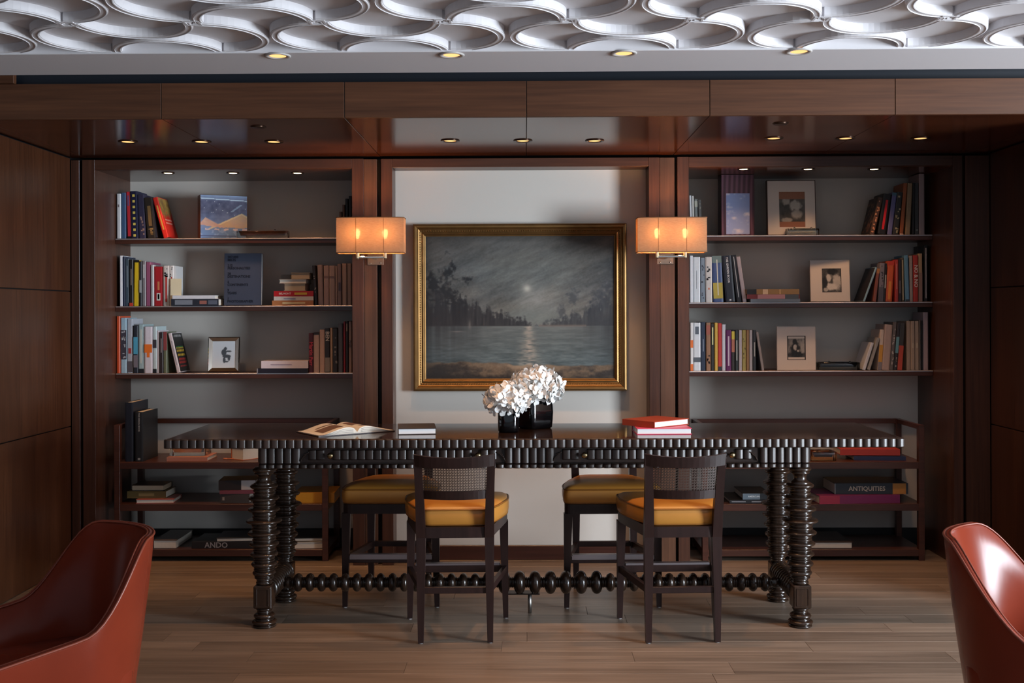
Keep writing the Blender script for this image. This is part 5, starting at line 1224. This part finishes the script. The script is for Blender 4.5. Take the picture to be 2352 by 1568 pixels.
def hydrangea(cx, cy, cz, rx, ry, rz_, n, label, seed, stem_to):
    t = thing('hydrangea', label, 'flower', (cx, cy, cz)); rs = random.Random(seed)
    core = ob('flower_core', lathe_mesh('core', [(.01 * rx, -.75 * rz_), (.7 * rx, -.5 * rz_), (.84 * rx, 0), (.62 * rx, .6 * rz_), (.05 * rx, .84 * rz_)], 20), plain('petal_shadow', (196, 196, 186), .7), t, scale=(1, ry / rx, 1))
    ga = PI * (3 - math.sqrt(5))
    for i in range(n):
        zf = 1 - (i + .5) / n * 1.62
        if zf < -.62: continue
        rr_ = math.sqrt(max(0, 1 - zf * zf)); a = ga * i + rs.uniform(-.15, .15)
        nrm = Vector((rr_ * math.cos(a), rr_ * math.sin(a), zf)); k = rs.uniform(.88, 1.06)
        p = Vector((nrm.x * rx * k, nrm.y * ry * k, nrm.z * rz_ * k)); nn = (nrm + Vector((rs.uniform(-.35, .35), rs.uniform(-.35, .35), rs.uniform(-.35, .35)))).normalized()
        q = nn.to_track_quat('Z', 'Y').to_euler(); s = rs.uniform(.027, .038)
        o = ob('floret', FLO[i % 6], PETAL, t, p, q, (s, s, s))
    ob('stem', tube_mesh('stem', [(0, 0, -.5 * rz_), (0, 0, stem_to - cz)], .005, 8), plain('green_stem', (70, 96, 50), .5), t)
    return t
h1x, h1z = at(1163, 924, vy); hydrangea(h1x, vy + .015, h1z + .008, .094, .088, .070, 95, 'lower white hydrangea head in the small round black vase', 3, TZ + .076)
h2x, h2z = at(1231, 892, wy + .04); hydrangea(h2x, wy + .05, h2z + .006, .122, .112, .088, 130, 'upper larger white hydrangea head in the square black vase', 8, TZ + .10)

# open book
ox, oy = atz(805, 998, TZ)
obk = thing('open_book', 'open illustrated book lying on the dark table', 'book', (ox - .045, oy + .13, TZ + .0006), math.radians(36))
def page_block(s, name):
    n = 14; pw = .205; hd = .125; vs = []; fs = []
    def zt(t): return .006 + .030 * math.sin(PI * min(1, t * 1.15) ** .62) * (1 - .35 * t) + .004 * (1 - t)
    for i in range(n + 1):
        t = i / n; x = s * t * pw
        for y in (-hd, hd): vs += [(x, y, .004), (x, y, zt(t))]
    for i in range(n):
        a = i * 4; b = (i + 1) * 4
        fs += [(a + 1, a + 3, b + 3, b + 1), (a, b, b + 2, a + 2), (a, a + 1, b + 1, b), (a + 2, b + 2, b + 3, a + 3)]
    fs += [(0, 2, 3, 1), (n * 4, n * 4 + 1, n * 4 + 3, n * 4 + 2)]
    return mesh(name, vs, fs), zt, pw, hd
for s in (-1, 1):
    m_, zt, pw, hd = page_block(s, 'page_block'); pbk = ob('page_block', m_, PAGES, obk)
    for (a, b, c, d, col) in (((.25, .8, -.08, .02, (110, 84, 72)), (.25, .7, .04, .06, (120, 100, 90))) if s < 0 else ((.12, .62, -.02, .09, (120, 92, 84)), (.2, .5, -.09, -.05, (96, 80, 76)))):
        vs = []; fs = []
        for i in range(9):
            t = a + (b - a) * i / 8
            for y in (c, d): vs.append((s * t * pw, y, zt(t) + .0007))
        for i in range(8): fs.append((2 * i, 2 * i + 1, 2 * i + 3, 2 * i + 2))
        ob('page_print', mesh('page_print', vs, fs), bk(col), pbk)
    for k in range(1, 4):       # page-edge lines on the foot of the block
        pts = [(s * pw * (i / 10), -hd - .0004, .004 + (zt(i / 10) - .004) * k / 4) for i in range(1, 11)]
        ob('page_gap', tube_mesh('page_gap', pts, .0007, 4), plain('page_gap_grey', (96, 96, 100), .8), pbk)
ob('cover', box_mesh(.425, .262, .004, .001), bk((60, 54, 56)), obk, (0, 0, .002))
# thin book
fx, fy = atz(922, 998, TZ); fx2, _ = atz(1005, 998, TZ)
book_flat((fx + fx2) / 2 - .012, fy + .005, TZ, fx2 - fx + .01, .25, .030, (54, 46, 44), 'slim dark-covered book with white pages lying on the table', rz=.12, pages_front=True, pages=plain('white_pages', (226, 228, 230), .8))
# stack with the red book
px_, py_ = atz(1463, 998, TZ); px2, _ = atz(1590, 998, TZ)
book_flat((px_ + px2) / 2, py_ + .005, TZ, px2 - px_, .21, .030, (206, 74, 104), 'pink-covered book with white pages under the red book on the table', rz=.02, pages_front=True, pages=plain('white_pages', (226, 228, 230), .8))
r_ = book_flat((px_ + px2) / 2 - .03, py_ + .02, TZ + .031, .215, .26, .030, (168, 66, 40), 'orange-red book lying askew on the pink book on the table', rz=0, pages=plain('white_pages', (226, 228, 230), .8))
r_.rotation_euler = (0, 0, math.radians(-48)); r_.location = (px_ + .015, py_ + .085, TZ + .0316)
